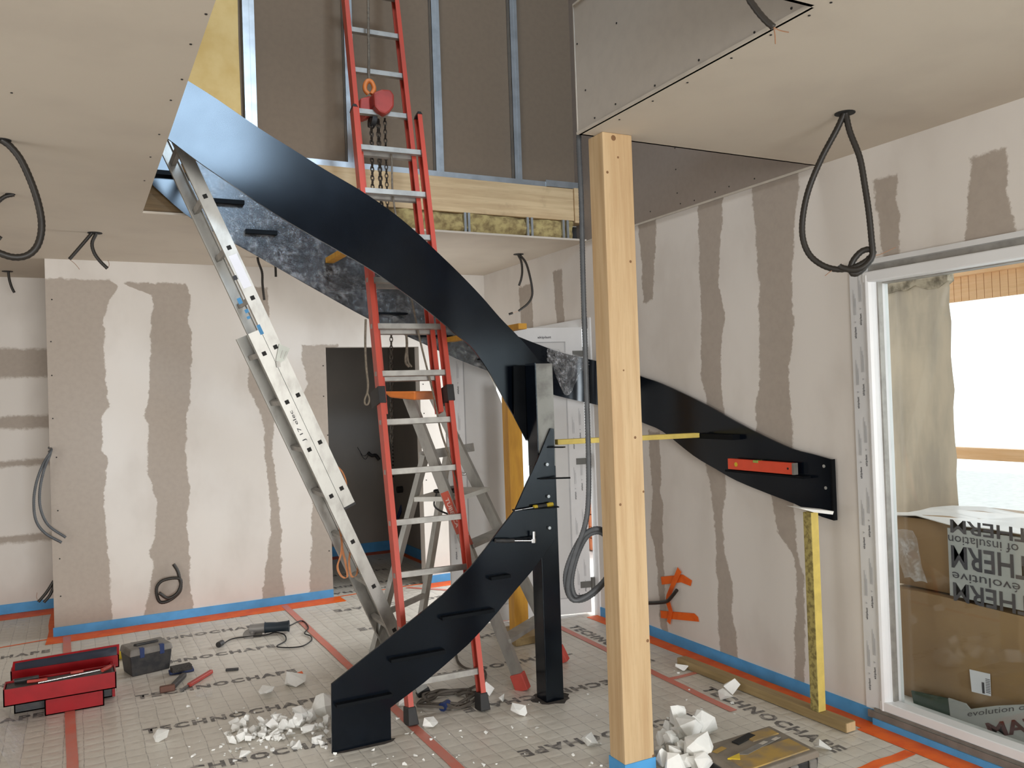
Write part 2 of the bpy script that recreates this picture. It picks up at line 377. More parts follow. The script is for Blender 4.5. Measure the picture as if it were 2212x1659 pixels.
def thing(name, loc, label, cat, group=None):
    o = bpy.data.objects.new(name, None); COL.objects.link(o); o.location = loc; o.empty_display_size = 0.1
    WORLD[o.name] = V(loc); return tag(o, label, cat, group)
def spline(pts, n=10):
    pts = [V(p) for p in pts]; out = []; P = [pts[0]*2-pts[1]]+pts+[pts[-1]*2-pts[-2]]
    for i in range(1, len(P)-2):
        for k in range(n):
            t = k/n; a, b, c, d = P[i-1:i+3]
            out.append(0.5*((2*b)+(c-a)*t+(2*a-5*b+4*c-d)*t*t+(3*b-a-3*c+d)*t**3))
    out.append(pts[-1]); return out
def resample(pts, step):
    out = [pts[0]]; acc = 0
    for a, b in zip(pts, pts[1:]):
        L = (b-a).length; d = step-acc
        while d <= L and L > 0: out.append(a+(b-a)*(d/L)); d += step
        acc = (acc+L) % step
    out.append(pts[-1]); return out
def text(body, width, height, p, ux, uz, mat, parent, name='printed_word', bold=0.0, lift=0.0008, spacing=1.0):
    """flat print: string scaled to width x height, lower-left corner at p, along ux, upright uz"""
    cu = bpy.data.curves.new('word', 'FONT'); cu.body = body; cu.resolution_u = 2; cu.offset = bold; cu.space_character = spacing
    to = bpy.data.objects.new('word', cu); COL.objects.link(to)
    me = bpy.data.meshes.new_from_object(to.evaluated_get(bpy.context.evaluated_depsgraph_get()))
    bpy.data.objects.remove(to); bpy.data.curves.remove(cu)
    xs = [v.co.x for v in me.vertices]; ys = [v.co.y for v in me.vertices]
    x0, x1, y0, y1 = min(xs), max(xs), min(ys), max(ys)
    ux, uz = V(ux).normalized(), V(uz).normalized(); nrm = ux.cross(uz); p = V(p)
    par = WORLD[parent.name] if parent else V((0, 0, 0))
    for v in me.vertices:
        q = p+ux*((v.co.x-x0)/(x1-x0)*width)+uz*((v.co.y-y0)/(y1-y0)*height)+nrm*lift
        v.co = q-par
    me.materials.clear(); me.materials.append(mat); me.name = name
    o = bpy.data.objects.new(name, me); COL.objects.link(o)
    if parent: o.parent = parent
    WORLD[o.name] = par; return stuff(o)
def ngon(cx, cy, rx, ry, n, a0=0): return [(cx+rx*math.cos(a0+2*PI*k/n), cy+ry*math.sin(a0+2*PI*k/n)) for k in range(n)]

# ------------------------------------------------------------------ room shell
H = 2.67; RX = 3.285; BY = 6.80; UP = 5.7
VX0, VX1, VY0, VY1, VY2 = 0.362, 1.90, 1.72, 2.98, 5.07      # stair opening in the ceiling
SLAB = 3.215

fl = struct(MB().box((-3.3, -3.0, -0.1), (RX+0.25, 8.75, 0)).build('floor', M_floor, origin=(0, 0, 0)))

def on_r(lst): return [(p.z, p.y) for p in (atx(a, b, RX) for a, b in lst)]
def on_b(lst): return [(p.z, p.x) for p in (aty(a, b, BY) for a, b in lst)]
Rst = []
def r_stripe(L, R_, z0=-0.1, z1=3):   # on the right wall world y falls as the picture goes right
    Rst.append((on_r(R_), on_r(L), z0, z1))
r_stripe([(1508, 445), (1512, 600), (1515, 720), (1513, 810), (1524, 850), (1528, 885), (1526, 1005), (1533, 1045), (1540, 1100), (1545, 1170), (1550, 1260), (1550, 1340), (1558, 1423)],
         [(1563, 425), (1552, 620), (1566, 690), (1556, 780), (1560, 850), (1567, 905), (1568, 1030), (1566, 1075), (1558, 1120), (1567, 1200), (1583, 1260), (1583, 1330), (1597, 1425)])
r_stripe([(1625, 405), (1640, 640), (1640, 800), (1634, 880), (1633, 935), (1668, 1085), (1680, 1150), (1713, 1195), (1722, 1250), (1718, 1330), (1715, 1460)],
         [(1726, 380), (1708, 600), (1716, 700), (1703, 810), (1710, 900), (1713, 970), (1715, 1100), (1720, 1150), (1722, 1200), (1738, 1250), (1737, 1330), (1740, 1475)])
zc = atx(1400, 652, RX).z
r_stripe([(1378, 480), (1388, 600), (1388, 650)], [(1418, 480), (1412, 600), (1410, 650)], zc)
r_stripe([(1400, 940), (1405, 1010), (1410, 1060), (1405, 1150), (1415, 1180), (1425, 1330), (1432, 1380)],
         [(1425, 955), (1428, 1010), (1425, 1060), (1432, 1090), (1432, 1180), (1437, 1290), (1443, 1380)], -0.1, atx(1410, 930, RX).z)
r_stripe([(1887, 390), (1891, 450), (1905, 520), (1908, 545)], [(1940, 385), (1935, 430), (1943, 480), (1943, 545)], 2.1, atx(1915, 383, RX).z)
r_stripe([(2095, 335), (2092, 400), (2085, 520)], [(2172, 322), (2175, 420), (2196, 505)], 2.1, atx(2130, 328, RX).z)
r_stripe([(1120, 620), (1126, 700)], [(1148, 615), (1152, 705)], 2.1, atx(1134, 617, RX).z)
r_stripe([(1194, 588), (1203, 700)], [(1214, 583), (1218, 690)], 2.1, atx(1205, 584, RX).z)
M_wr = plaster_wall('skimmed_right_wall', 1, Rst, 2.6)
Bst = []
def b_stripe(L, R_, z0=-0.1, z1=3): Bst.append((on_b(L), on_b(R_), z0, z1))
b_stripe([(60, 600), (60, 1300)], [(237, 605), (256, 618), (236, 652), (225, 687), (225, 766), (233, 861), (236, 874), (221, 899), (221, 975), (234, 991), (225, 1060), (231, 1184), (236, 1219), (242, 1333)],
         -0.1, aty(170, 603, BY).z)
b_stripe([(269, 615), (329, 637), (332, 665), (324, 694), (326, 719), (323, 785), (320, 861), (312, 899), (320, 918), (318, 969), (320, 1023), (339, 1086), (335, 1152), (323, 1203), (332, 1213), (326, 1266), (316, 1308), (312, 1327)],
         [(396, 605), (413, 640), (405, 690), (413, 719), (413, 839), (405, 893), (400, 969), (411, 1061), (404, 1140), (410, 1213), (411, 1266), (418, 1320)], -0.1, aty(340, 612, BY).z)
b_stripe([(535, 619), (538, 798), (535, 836), (560, 887), (570, 925), (571, 975), (584, 1083), (585, 1140), (576, 1213), (570, 1244), (567, 1292)],
         [(579, 621), (581, 697), (586, 800), (592, 918), (589, 975), (597, 1045), (608, 1146), (606, 1203), (612, 1266), (616, 1285)], -0.1, aty(555, 620, BY).z)
b_stripe([(650, 747), (653, 776), (665, 830), (649, 858), (660, 1000), (676, 1077), (668, 1279)], [(730, 747), (730, 1290)], -0.1, aty(670, 745, BY).z)
M_wb = plaster_wall('skimmed_back_wall', 0, Bst, 2.6, 0.7)

DX0, DX1, DZ = 1.832, 2.640, 2.035      # doorless opening in the back wall
LX = -0.161                             # outer corner of the back wall
wb = MB().box((LX, BY, 0), (DX0, BY+0.1, H)).box((DX1, BY, 0), (RX, BY+0.1, H)).box((DX0, BY, DZ), (DX1, BY+0.1, H))
wb = struct(wb.build('wall_back', M_wb))
wr_z1 = SLAB
wr = MB()
WY0, WY1, WZ = -0.6, 2.803, 2.155       # glazed bay
EY0, EY1, EZ = 5.10, 6.66, 2.125        # entrance
for y0, y1, z0, z1 in ((-3.0, WY0, 0, H), (WY0, WY1, WZ, H), (WY1, EY0, 0, H), (EY0, EY1, EZ, H), (EY1, 6.9, 0, H)):
    wr.box((RX, y0, z0), (RX+0.22, y1, z1))
wr = struct(wr.build('wall_right', M_wr))
wrec = struct(MB().box((-3.3, 7.80, 0), (LX+0.6, 7.9, H)).build('wall_recess', plaster_wall('skimmed_recess_wall', 0, [], 2.6, 0.4, bands=((1.87, 2.10), (1.46, 1.56), (1.16, 1.21), (0.55, 0.61)))))
struct(MB().box((LX, BY+0.1, 0), (LX+0.1, 7.80, H)).build('wall_recess_side', M_wb))
struct(MB().box((-3.4, -3.0, 0), (-3.3, 1.25, H)).box((-3.4, 3.95, 0), (-3.3, 7.9, H)).box((-3.4, 1.25, 0), (-3.3, 3.95, 0.15)).box((-3.4, 1.25, 2.15), (-3.3, 3.95, H)).build('wall_left', M_paint))  # opening cut to let the added left fill lamp in
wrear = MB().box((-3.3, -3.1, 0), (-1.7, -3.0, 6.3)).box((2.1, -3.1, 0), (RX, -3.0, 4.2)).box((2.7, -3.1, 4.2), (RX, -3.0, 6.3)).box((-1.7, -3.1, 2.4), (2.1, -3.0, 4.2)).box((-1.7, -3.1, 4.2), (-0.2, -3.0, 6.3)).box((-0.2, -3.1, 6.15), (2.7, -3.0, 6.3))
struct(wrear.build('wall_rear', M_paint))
# dim passage behind the opening
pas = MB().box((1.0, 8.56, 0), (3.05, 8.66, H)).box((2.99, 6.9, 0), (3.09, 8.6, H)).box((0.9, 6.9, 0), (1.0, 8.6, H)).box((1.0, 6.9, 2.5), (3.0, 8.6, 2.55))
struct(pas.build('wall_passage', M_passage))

# ceilings, all at one height around the stair opening
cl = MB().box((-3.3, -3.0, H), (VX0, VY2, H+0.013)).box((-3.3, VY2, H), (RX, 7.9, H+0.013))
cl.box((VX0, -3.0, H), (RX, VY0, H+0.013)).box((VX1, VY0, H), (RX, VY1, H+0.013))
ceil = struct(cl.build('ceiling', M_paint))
sl = MB().box((-3.3, -3.0, H+0.3), (VX0-0.02, VY2-0.02, SLAB-0.02)).box((VX0-0.02, -3.0, H+0.3), (RX, VY0-0.02, SLAB-0.02)).box((VX1+0.02, VY0-0.02, H+0.3), (RX, VY1-0.02, SLAB-0.02))
struct(sl.build('floor_upper', M_beam))
struct(MB().box((VX1, VY0, H), (VX1+0.0125, VY1, SLAB)).build('trim_1', M_gboard))
struct(MB().box((VX1+0.0125, VY1-0.0125, H), (RX, VY1, SLAB)).build('trim_2', M_gboard))
struct(MB().box((VX0, VY0-0.0125, H), (VX1, VY0, SLAB)).build('trim_3', M_gboard))
struct(MB().box((VX0-0.0125, VY0, H+0.013), (VX0, VY2, SLAB)).build('trim_4', M_gboard))
edge = MB().beam((VX1-0.003, VY0, H+0.004), (VX1-0.003, VY1, H+0.004), 0.008, 0.010)
edge.beam((VX1-0.001, VY1, H), (VX1-0.001, VY1, SLAB), 0.004, 0.005, (0, 1, 0)); edge.beam((VX1, VY0, SLAB), (VX1, VY1, SLAB), 0.01, 0.008)
struct(edge.build('trim_5', M_boardedge))
# upper storey
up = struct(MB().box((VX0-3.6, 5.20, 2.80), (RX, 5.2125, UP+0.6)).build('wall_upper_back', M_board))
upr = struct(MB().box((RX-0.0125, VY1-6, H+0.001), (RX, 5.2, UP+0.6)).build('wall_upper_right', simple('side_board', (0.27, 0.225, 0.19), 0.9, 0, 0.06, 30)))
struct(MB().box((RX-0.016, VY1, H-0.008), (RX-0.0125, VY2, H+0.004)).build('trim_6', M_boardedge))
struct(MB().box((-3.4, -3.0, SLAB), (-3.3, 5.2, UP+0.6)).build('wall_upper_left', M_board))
struct(MB().box((-3.4, -3.1, 6.3), (RX+0.2, 2.75, 6.4)).box((-3.4, 3.85, 6.3), (RX+0.2, 5.3, 6.4)).box((-3.4, 2.75, 6.3), (0.25, 3.85, 6.4)).box((1.55, 2.75, 6.3), (RX+0.2, 3.85, 6.4)).build('ceiling_upper', M_board))  # opening cut to let the added roof fill lamp in
# studs and track on the upper back wall
def c_stud(x, w=0.052, d=0.048, z0=3.07, z1=UP+0.6, web_left=True):
    m = MB(); yb = 5.198; yf = yb-d; t = 0.0025
    wx = x if web_left else x+w
    m.box((wx, yf, z0), (wx+t, yb, z1)).box((x, yf, z0), (x+w*0.42, yf+t, z1)).box((x+w*0.58, yf, z0), (x+w, yf+t, z1)).box((x+w*0.40, yf+0.003, z0), (x+w*0.60, yf+0.003+t, z1))
    m.box((x, yb-t, z0), (x+w, yb, z1))
    return m
for sx_ in (0.945, 1.565, 2.165, 2.755): c_stud(sx_, 0.072 if sx_ < 1 else 0.058).build('metal_stud', M_galv, up)
tr = MB().box((VX0, 5.135, 3.045), (3.0, 5.198, 3.048)).box((VX0, 5.135, 3.048), (3.0, 5.138, 3.088)).box((2.99, 5.128, 3.055), (RX-0.02, 5.135, 3.10))
tr.build('floor_track', M_galv, up)
wool = []
for i in range(12):
    wool.append([V((0.20+0.066*j, 5.165+0.010*math.sin(i*1.3+j*2.1)+random.uniform(-.006, .006), 2.9+i*0.28)) for j in range(12)])
MB().slab(wool, (0, 0.03, 0)).build('glass_wool_panel', M_wool, up)
for a, b in ((1665, 5.19), ): pass
# beam under the track, glass wool strip and hangers in the ceiling void
bm_ = tag(MB().box((VX0-2, 5.10, 2.815), (3.195, 5.20, 3.044)).build('timber_beam', M_beam, bevel=0.004),
          'long pale timber beam under the upper wall, above the far ceiling', 'beam')
tag(MB().box((3.198, 5.09, 2.80), (3.268, 5.20, 3.05)).build('timber_block', M_beam, bevel=0.003), 'short timber block closing the right end of the long beam', 'timber')
tag(MB().box((VX0-0.4, 5.075, H+0.016), (0.80, 5.095, 2.90)).build('rim_board', wood('dark_rim_board', (0.20, 0.13, 0.06), (0.13, 0.085, 0.04), axis=0), bevel=0.002), 'dark brown board closing the ceiling void at the left end', 'board')
struct(MB().box((VX0-3.5, 5.215, H+0.014), (RX, 5.235, 2.80)).build('void_leak_blocker', M_dark))  # dark backing added to stop light leaking through behind the wool strip
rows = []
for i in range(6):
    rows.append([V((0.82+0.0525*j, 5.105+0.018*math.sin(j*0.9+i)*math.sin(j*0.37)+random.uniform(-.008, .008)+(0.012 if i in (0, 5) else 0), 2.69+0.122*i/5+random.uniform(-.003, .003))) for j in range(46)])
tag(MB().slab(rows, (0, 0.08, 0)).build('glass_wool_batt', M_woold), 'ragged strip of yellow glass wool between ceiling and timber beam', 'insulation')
for k, (px, py) in enumerate(((1005, 490), (1013, 490), (1140, 493), (1149, 493), (1217, 494), (1226, 494))):
    p = aty(px, py, 5.085)
    if k % 2 == 0:
        hg = thing('ceiling_hanger', (p.x, 5.085, H+0.013), ('pair of thin metal hangers in the wool strip nearest the red ladder', '', 'pair of thin metal hangers in the middle of the wool strip', '', 'pair of thin metal hangers at the right end of the wool strip')[k], 'hanger', 'metal hangers under the beam')
    MB().box((p.x-0.008, 5.078, H+0.014), (p.x+0.008, 5.082, 2.812)).box((p.x-0.008, 5.082, H+0.014), (p.x-0.005, 5.094, 2.812)).build('hanger_strip', M_galv, hg)
MB
# edging strips and tapes
def strip(name, a, b, h=0.063, t=0.008, n=(0, -1, 0)):
    n = V(n); m = MB(); a, b = V(a), V(b); m.prism([a, b, b+V((0, 0, h)), a+V((0, 0, h))], n*t)
    return struct(m.build(name, M_blue))
strip('baseboard_back', (LX-0.008, BY, 0.002), (DX0, BY, 0.002)); strip('baseboard_back_right', (DX1, BY, 0.002), (RX, BY, 0.002))
strip('baseboard_right', (RX, WY1-0.05, 0.002), (RX, EY0, 0.002), n=(-1, 0, 0)); strip('baseboard_recess', (-3.3, 7.8, 0.002), (LX, 7.8, 0.002), 0.075)
strip('baseboard_corner', (RX, EY1, 0.002), (RX, BY, 0.002), n=(-1, 0, 0))
strip('baseboard_bay', (RX-0.02, WY0, 0.002), (RX-0.02, WY1-0.05, 0.002), 0.03, n=(-1, 0, 0))
strip('baseboard_passage', (1.0, 8.56, 0.002), (2.99, 8.56, 0.002), 0.1); strip('baseboard_passage_right', (2.99, 6.9, 0.002), (2.99, 8.56, 0.002), 0.1, n=(-1, 0, 0))
def tape(pts, w, mat=M_orange, z=0.0025, name='tape_strip'):
    rows = []
    for i, p in enumerate(pts):
        a = V(pts[max(i-1, 0)]); b = V(pts[min(i+1, len(pts)-1)]); d = (b-a).normalized(); s_ = V((-d.y, d.x, 0))*(w/2)
        p = V((p[0], p[1], 0)); rows.append([p-s_+V((0, 0, z)), p+s_+V((0, 0, z))])
    return MB().slab(rows, (0, 0, -0.0015)).build(name, mat, fl)
def jag(p0, p1, n, a=0.006):
    return [(p0[0]+(p1[0]-p0[0])*i/n+random.uniform(-a, a), p0[1]+(p1[1]-p0[1])*i/n+random.uniform(-a, a), 0) for i in range(n+1)]
tape(jag((LX-0.05, BY-0.105), (DX0+0.05, BY-0.105), 14, .004), 0.19)
tape(jag((DX0, BY-0.012), (DX1, BY+0.02), 6), 0.016, z=0.003); tape(jag((DX1-.03, BY-0.09), (RX, BY-0.09), 5, .003), 0.16)
tape(jag((RX-0.056, EY0), (RX-0.056, 2.6), 12, .004), 0.095); tape(jag((RX-0.075, 2.75), (RX-0.09, -0.5), 10, .005), 0.11, z=0.003)
tape(jag((-2.5, 7.68), (LX-0.01, 7.68), 6), 0.2); tape(jag((LX-0.02, 7.78), (LX-0.02, BY-0.02), 5), 0.045, z=0.003)
tape(jag((-2.5, 6.33), (LX-0.02, 6.76), 8, .01), 0.015, z=0.003)
tape(jag((1.0, 8.47), (2.96, 8.47), 6), 0.15); tape(jag((2.95, 7), (2.95, 8.52), 6), 0.06, z=0.003)
tape(jag((3.15, 2.47), (2.55, 2.45), 6, .012), 0.05, z=0.0035)
# lane joints of the floor film
tape(jag((-0.085, 6.99-0.24), (-0.035, 3.6), 12, .002), 0.048, M_lanetape, z=0.0035)
tape(jag((1.425, 6.99-0.24), (1.42, 2.8), 12, .002), 0.048, M_lanetape, z=0.0035)
tape(jag((2.90, 5.3), (2.835, 3.22), 10, .004), 0.045, M_lanetape, z=0.0035)
tape(jag((2.86, 3.76), (3.13, 3.765), 4, .004), 0.03, M_lanetape, z=0.003)
tape(jag((2.45, 6.76), (3.02, 6.1), 5, .004), 0.04, M_lanetape, z=0.003); tape(jag((2.63, 5.36), (3.2, 5.36), 5), 0.02, M_lanetape, z=0.003)
# rough cuts in the film round the post and the stringer foot
M_cut = simple('dark_screed_cut', (0.075, 0.065, 0.058), 0.95, 0, 0.4, 40)
for cx_, cy_, rx_, ry_ in ((2.175, 3.865, 0.105, 0.095), (1.155, 3.80, 0.15, 0.03)):
    q = [(cx_+rx_*math.cos(a)*random.uniform(.85, 1.12), cy_+ry_*math.sin(a)*random.uniform(.8, 1.15), 0.0012) for a in [k*PI/9 for k in range(18)]]
    MB().prism(q, (0, 0, -0.0008)).build('cut_edge', M_cut, fl)
# words printed on the film
for k, y in enumerate((6.88-0.05, 6.28, 5.70, 5.10, 4.545, 3.96)):
    if k == 0: continue
    text('TECHNOCHAPE', 0.87, 0.075, (0.26 if k != 1 else 0.30, y-0.03, 0.0005), (1, -0.03, 0), (0, 1, 0), M_floorink, fl, bold=0.04, spacing=1.2)
text('TECHNOCHAPE', 0.87, 0.06, (0.245, 6.62, 0.0005), (1, -0.04, 0), (0, 1, 0), M_floorink, fl, bold=0.04, spacing=1.2)
for y in (5.76, 6.42, 5.10): text('TECHNOCHAPE', 0.87, 0.075, (-1.05, y, 0.0005), (1, -0.03, 0), (0, 1, 0), M_floorink, fl, bold=0.04, spacing=1.2)
for y in (7.1, 7.6): text('TECHNOCHAPE', 0.87, 0.075, (1.7, y, 0.0005), (1, -0.03, 0), (0, 1, 0), M_floorink, fl, bold=0.04, spacing=1.2)
for y in (6.90-0.05, 6.27, 5.66, 5.06, 4.46, 3.885, 3.27, 2.68):   # second lane runs the other way
    text('TECHNOCHAPE', 0.95, 0.075, (2.66, y+0.05, 0.0005), (-1, 0.06, 0), (0, -1, 0), M_floorink, fl, bold=0.04, spacing=1.2)
for y0 in (4.97, 3.55):                                   # third lane: along the joint
    text('TECHNOCHAPE', 0.92, 0.08, (2.94-(4.97-y0)*0.03, y0, 0.0005), (-0.03, -1, 0), (1, -0.03, 0), M_floorink, fl, bold=0.04, spacing=1.2)

# ------------------------------------------------------------------ glazed bay on the right
w1 = bpy.data.objects.new('window_1', None); COL.objects.link(w1); w1.location = (RX, WY1, 0); WORLD['window_1'] = V((RX, WY1, 0)); struct(w1)
MB().box((RX-0.006, WY1-0.085, 0.06), (RX+0.10, WY1, 2.125)).build('jamb_film', M_filmwhite, w1)
r_ = []
MB().extr([(0, -0.02), (0.05, -0.02), (0.05, 0.025), (0.02, 0.025), (0.006, 0.02), (-0.006, 0.012), (-0.012, 0)], (RX-0.004, WY1-0.095, 0.06), (RX-0.004, WY1-0.095, 2.09), (1, 0, 0), (0, -1, 0)).build('jamb_profile', M_white, w1, bevel=0.004)
MB().box((RX+0.03, WY1-0.128, 0.09), (RX+0.06, WY1-0.112, 2.09)).build('glazing_bead', M_alu_d, w1)
MB().box((RX+0.06, WY1-0.118, 0.09), (RX+0.11, WY1-0.03, 2.09)).build('outer_jamb', M_filmwhite, w1)
MB().box((RX-0.012, WY0, 2.055), (RX+0.06, WY1-0.075, 2.105)).build('head_profile', M_white, w1, bevel=0.006)
MB().box((RX+0.02, WY0, 2.105), (RX+0.06, WY1-0.04, 2.135)).build('head_channel', M_alu_d, w1)
MB().box((RX-0.014, WY0, 2.135), (RX+0.06, WY1, 2.158)).build('head_trim', M_filmwhite, w1)
MB().box((RX+0.06, WY0, 2.05), (RX+0.11, WY1-0.10, 2.10)).build('outer_head', M_alu_d, w1)
MB().box((RX-0.012, WY0, 0.075), (RX+0.06, WY1-0.08, 0.118)).build('bottom_profile', M_white, w1, bevel=0.004)
MB().box((RX-0.022, WY0, 0.03), (RX+0.16, WY1-0.02, 0.062)).box((RX-0.016, WY0, 0.062), (RX+0.02, WY1-0.05, 0.076)).build('threshold', M_tgrey, w1)
MB().box((RX+0.088, WY0, 0.10), (RX+0.094, WY1-0.119, 2.05)).build('glass_pane', M_glass, w1)
def film_prints(parent, org, ux, uz, h, w, cols=2, step=0.30, mat=M_print):
    org = V(org); ux = V(ux); uz = V(uz); z = 0.03; k = 0
    while z < h-0.12:
        for c in range(cols):
            x = w*(0.30+0.40*c) if cols > 1 else w*0.5
            zz = z+0.06*c
            text('akiplast', 0.055, 0.014, org+ux*(x+0.007)+uz*zz, uz, -ux, mat, parent, 'printed_mark', bold=0.02)
            tri = [org+ux*(x-0.004)+uz*(zz+0.072), org+ux*(x+0.006)+uz*(zz+0.077), org+ux*(x-0.004)+uz*(zz+0.082)]
            n_ = uz.cross(ux)*-0.001
            m = MB().prism([p+n_ for p in tri], n_*0.3)
            for q in range(3):
                a = org+ux*(x-0.008+0.006*q)+uz*(zz+0.11); m.prism([a+n_, a+ux*0.002+n_, a+ux*0.002+uz*(0.12-0.02*q)+n_, a+uz*(0.12-0.02*q)+n_], n_*0.3)
            stuff(m.build('printed_lines', M_printl, parent))
        z += step
film_prints(w1, (RX-0.0065, WY1-0.002, 0.12), (0, -1, 0), (0, 0, 1), 2.0, 0.08, 2, 0.33)

# outside the bay
struct(MB().box((RX+0.25, -8, -0.12), (14, 14, -0.02)).build('terrace_ground', M_ground))
cr = []
CX = 4.38; cy0 = atx(2060, 850, CX).y; cy1 = atx(1880, 850, CX).y+0.25
for i in range(25):
    z = 2.3*i/24
    cr.append([V((CX+random.uniform(-.002, .002), cy1+(cy0-cy1)*j/7+(random.uniform(-.008, .008) if j == 7 else 0), z)) for j in range(8)])
pil = tag(MB().slab(cr, (0.3, 0.3, 0), False).build('concrete_pillar', M_conc), 'rough grey-beige concrete pillar standing outside the glazed bay', 'pillar')
cap = [[V((CX-0.012+random.uniform(-.012, .012), cy1+(cy0-cy1)*j/12, 2.13+0.05*i+random.uniform(-.02, .02))) for j in range(13)] for i in range(5)]
MB().slab(cap, (0.06, 0, 0), False).build('mortar_rim', simple('mossy_mortar', (0.44, 0.38, 0.29), 0.95, 0, 0.5, 18, bmp=0.9, col2=(0.15, 0.125, 0.09)), pil)
tag(MB().box((5.5, -3, 1.035), (5.56, 3.95, 1.115)).build('handrail', M_cladding), 'pale wooden rail far outside beyond the concrete pillar', 'rail')
ev = thing('roof_overhang', (5.3, 1, 2.18), 'orange timber roof edge seen at the top of the glazed bay', 'roof')
for k in range(44):
    MB().box((5.45, 3.83-0.055*(k+1)+0.004, 2.13), (5.475, 3.83-0.055*k, 2.36)).build('cladding_board', M_cladding, ev)
MB().box((5.40, 1.4, 2.30), (5.46, 3.9, 2.42)).build('fascia_board', M_cladding, ev)
def pack(name, x, y0, y1, z0, z1, d, label):
    p = thing(name, (x+d/2, (y0+y1)/2, z0), label, 'insulation pack')
    rows = []; ny, nz = 16, 8
    for i in range(nz+1):
        t = i/nz; rows.append([V((x+0.03*(abs(2*t-1)**4)+random.uniform(-.004, .004), y1+(y0-y1)*j/ny+0.0, z0+(z1-z0)*t+(0.006*math.sin(j*1.1) if i == nz else 0))) for j in range(ny+1)])
    MB().slab(rows, (d, 0, 0)).build('wrapped_wool', M_kraft, p)
    return p
PX = 3.72
pk1 = pack('insulation_pack', PX, 0.4, 3.02, -0.02, 0.525, 0.6, 'lower tan insulation pack leaning against the glass outside')
pk2 = pack('insulation_pack', PX+0.05, 0.4, 3.03, 0.54, 0.885, 0.6, 'upper insulation pack outside with white film top and upside-down lettering')
topf = [[V((PX+0.03+0.55*i/6, 3.04-2.6*j/14, 0.892+0.018*math.sin(i*2+j)*math.sin(j*1.7)+random.uniform(0, .01))) for j in range(15)] for i in range(7)]
MB().slab(topf, (0, 0, -0.004)).build('white_film_top', simple('white_film', (0.72, 0.70, 0.68), 0.3, 0, 0.08, 8, bmp=0.5), pk2)
yl = atx(2040, 1200, PX).y
MB().box((PX+0.030, 0.4, 0.545), (PX+0.06, yl, 0.872)).build('printed_band', M_greywrap, pk2)
lx = PX+0.029
def updown(word, yr, zt, w, h, bold, mat=M_wrapink, par=pk2, x=lx):  # reads upside down from inside
    return text(word, w, h, (x, yr, zt), (0, 1, 0), (0, 0, -1), mat, par, bold=bold)
for word, xr, yt, yb_, xl, bd in (('THERM', 2226, 1143, 1174, 2053, 0.03), ('of insulation', 2200, 1176, 1197, 2049, 0.0), ('THERM', 2228, 1204, 1256, 2055, 0.03), ('\u00e9volutive', 2204, 1261, 1282, 2058, 0.0), ('THERM', 2232, 1291, 1334, 2060, 0.03)):
    a = atx(xr, yt, lx); b = atx(xr, yb_, lx); c = atx(xl, yt, lx)
    updown(word, a.y, a.z, c.y-a.y, a.z-b.z, bd*0.5)
tear = [[V((PX+0.02+random.uniform(-.012, .006), 2.99-0.13*j/4-0.06*i/6, 0.83-0.24*i/6+random.uniform(-.01, .01))) for j in range(5)] for i in range(7)]
MB().slab(tear, (-0.002, 0, 0)).build('torn_film', M_film, pk2)
lab = [atx(a, b, PX-0.008) for a, b in ((2094, 1446), (2138, 1456), (2140, 1504), (2099, 1494))]
MB().prism(lab, (0.003, 0, 0)).build('paper_label', M_label, pk1)
for k in range(9):
    a = lab[1].lerp(lab[2], 0.25+0.075*k); b_ = lab[0].lerp(lab[3], 0.25+0.075*k); MB().prism([a, a.lerp(b_, 0.22), a.lerp(b_, 0.22)+V((0, 0, -0.0028)), a+V((0, 0, -0.0028))], (-0.0012, 0, 0)).build('bar_code_line', M_wrapink, pk1)
MB().prism([lab[1].lerp(lab[2], q).lerp(lab[0].lerp(lab[3], q), e_) for q, e_ in ((.45, .3), (.45, .42), (.95, .42), (.95, .3))], (-0.0012, 0, 0)).build('printed_block', M_wrapink, pk1)
gw = [atx(a, b, PX-0.03) for a, b in ((1968, 1492), (2050, 1510), (2060, 1570), (1978, 1540))]
MB().prism(gw, (0.01, 0, 0)).build('green_wrap_patch', M_greenwrap, pk1)
gb = [atx(a, b, PX-0.035) for a, b in ((2048, 1508), (2085, 1520), (2095, 1532), (2150, 1525), (2212, 1522), (2260, 1522), (2260, 1700), (2212, 1640), (2120, 1600), (2055, 1565))]
MB().prism(gb, (0.008, 0, 0)).build('grey_wrap_band', M_greywrap, pk1)
def wtext(word, pa, pb, pc, x, mat=M_wrapink, bold=0.0):
    a, b, c = (atx(*q, x) for q in (pa, pb, pc)); return text(word, (b-a).length, (c-a).length, a, b-a, c-a, mat, pk1, bold=bold)
wtext('evolution o', (2090, 1548), (2215, 1533), (2090, 1536), PX-0.036); wtext('MAT', (2140, 1592), (2260, 1580), (2128, 1562), PX-0.036, simple('dark_red_ink', (0.09, 0.02, 0.02), 0.6), 0.03)
wtext('o', (2102, 1573), (2112, 1575), (2101, 1565), PX-0.036)

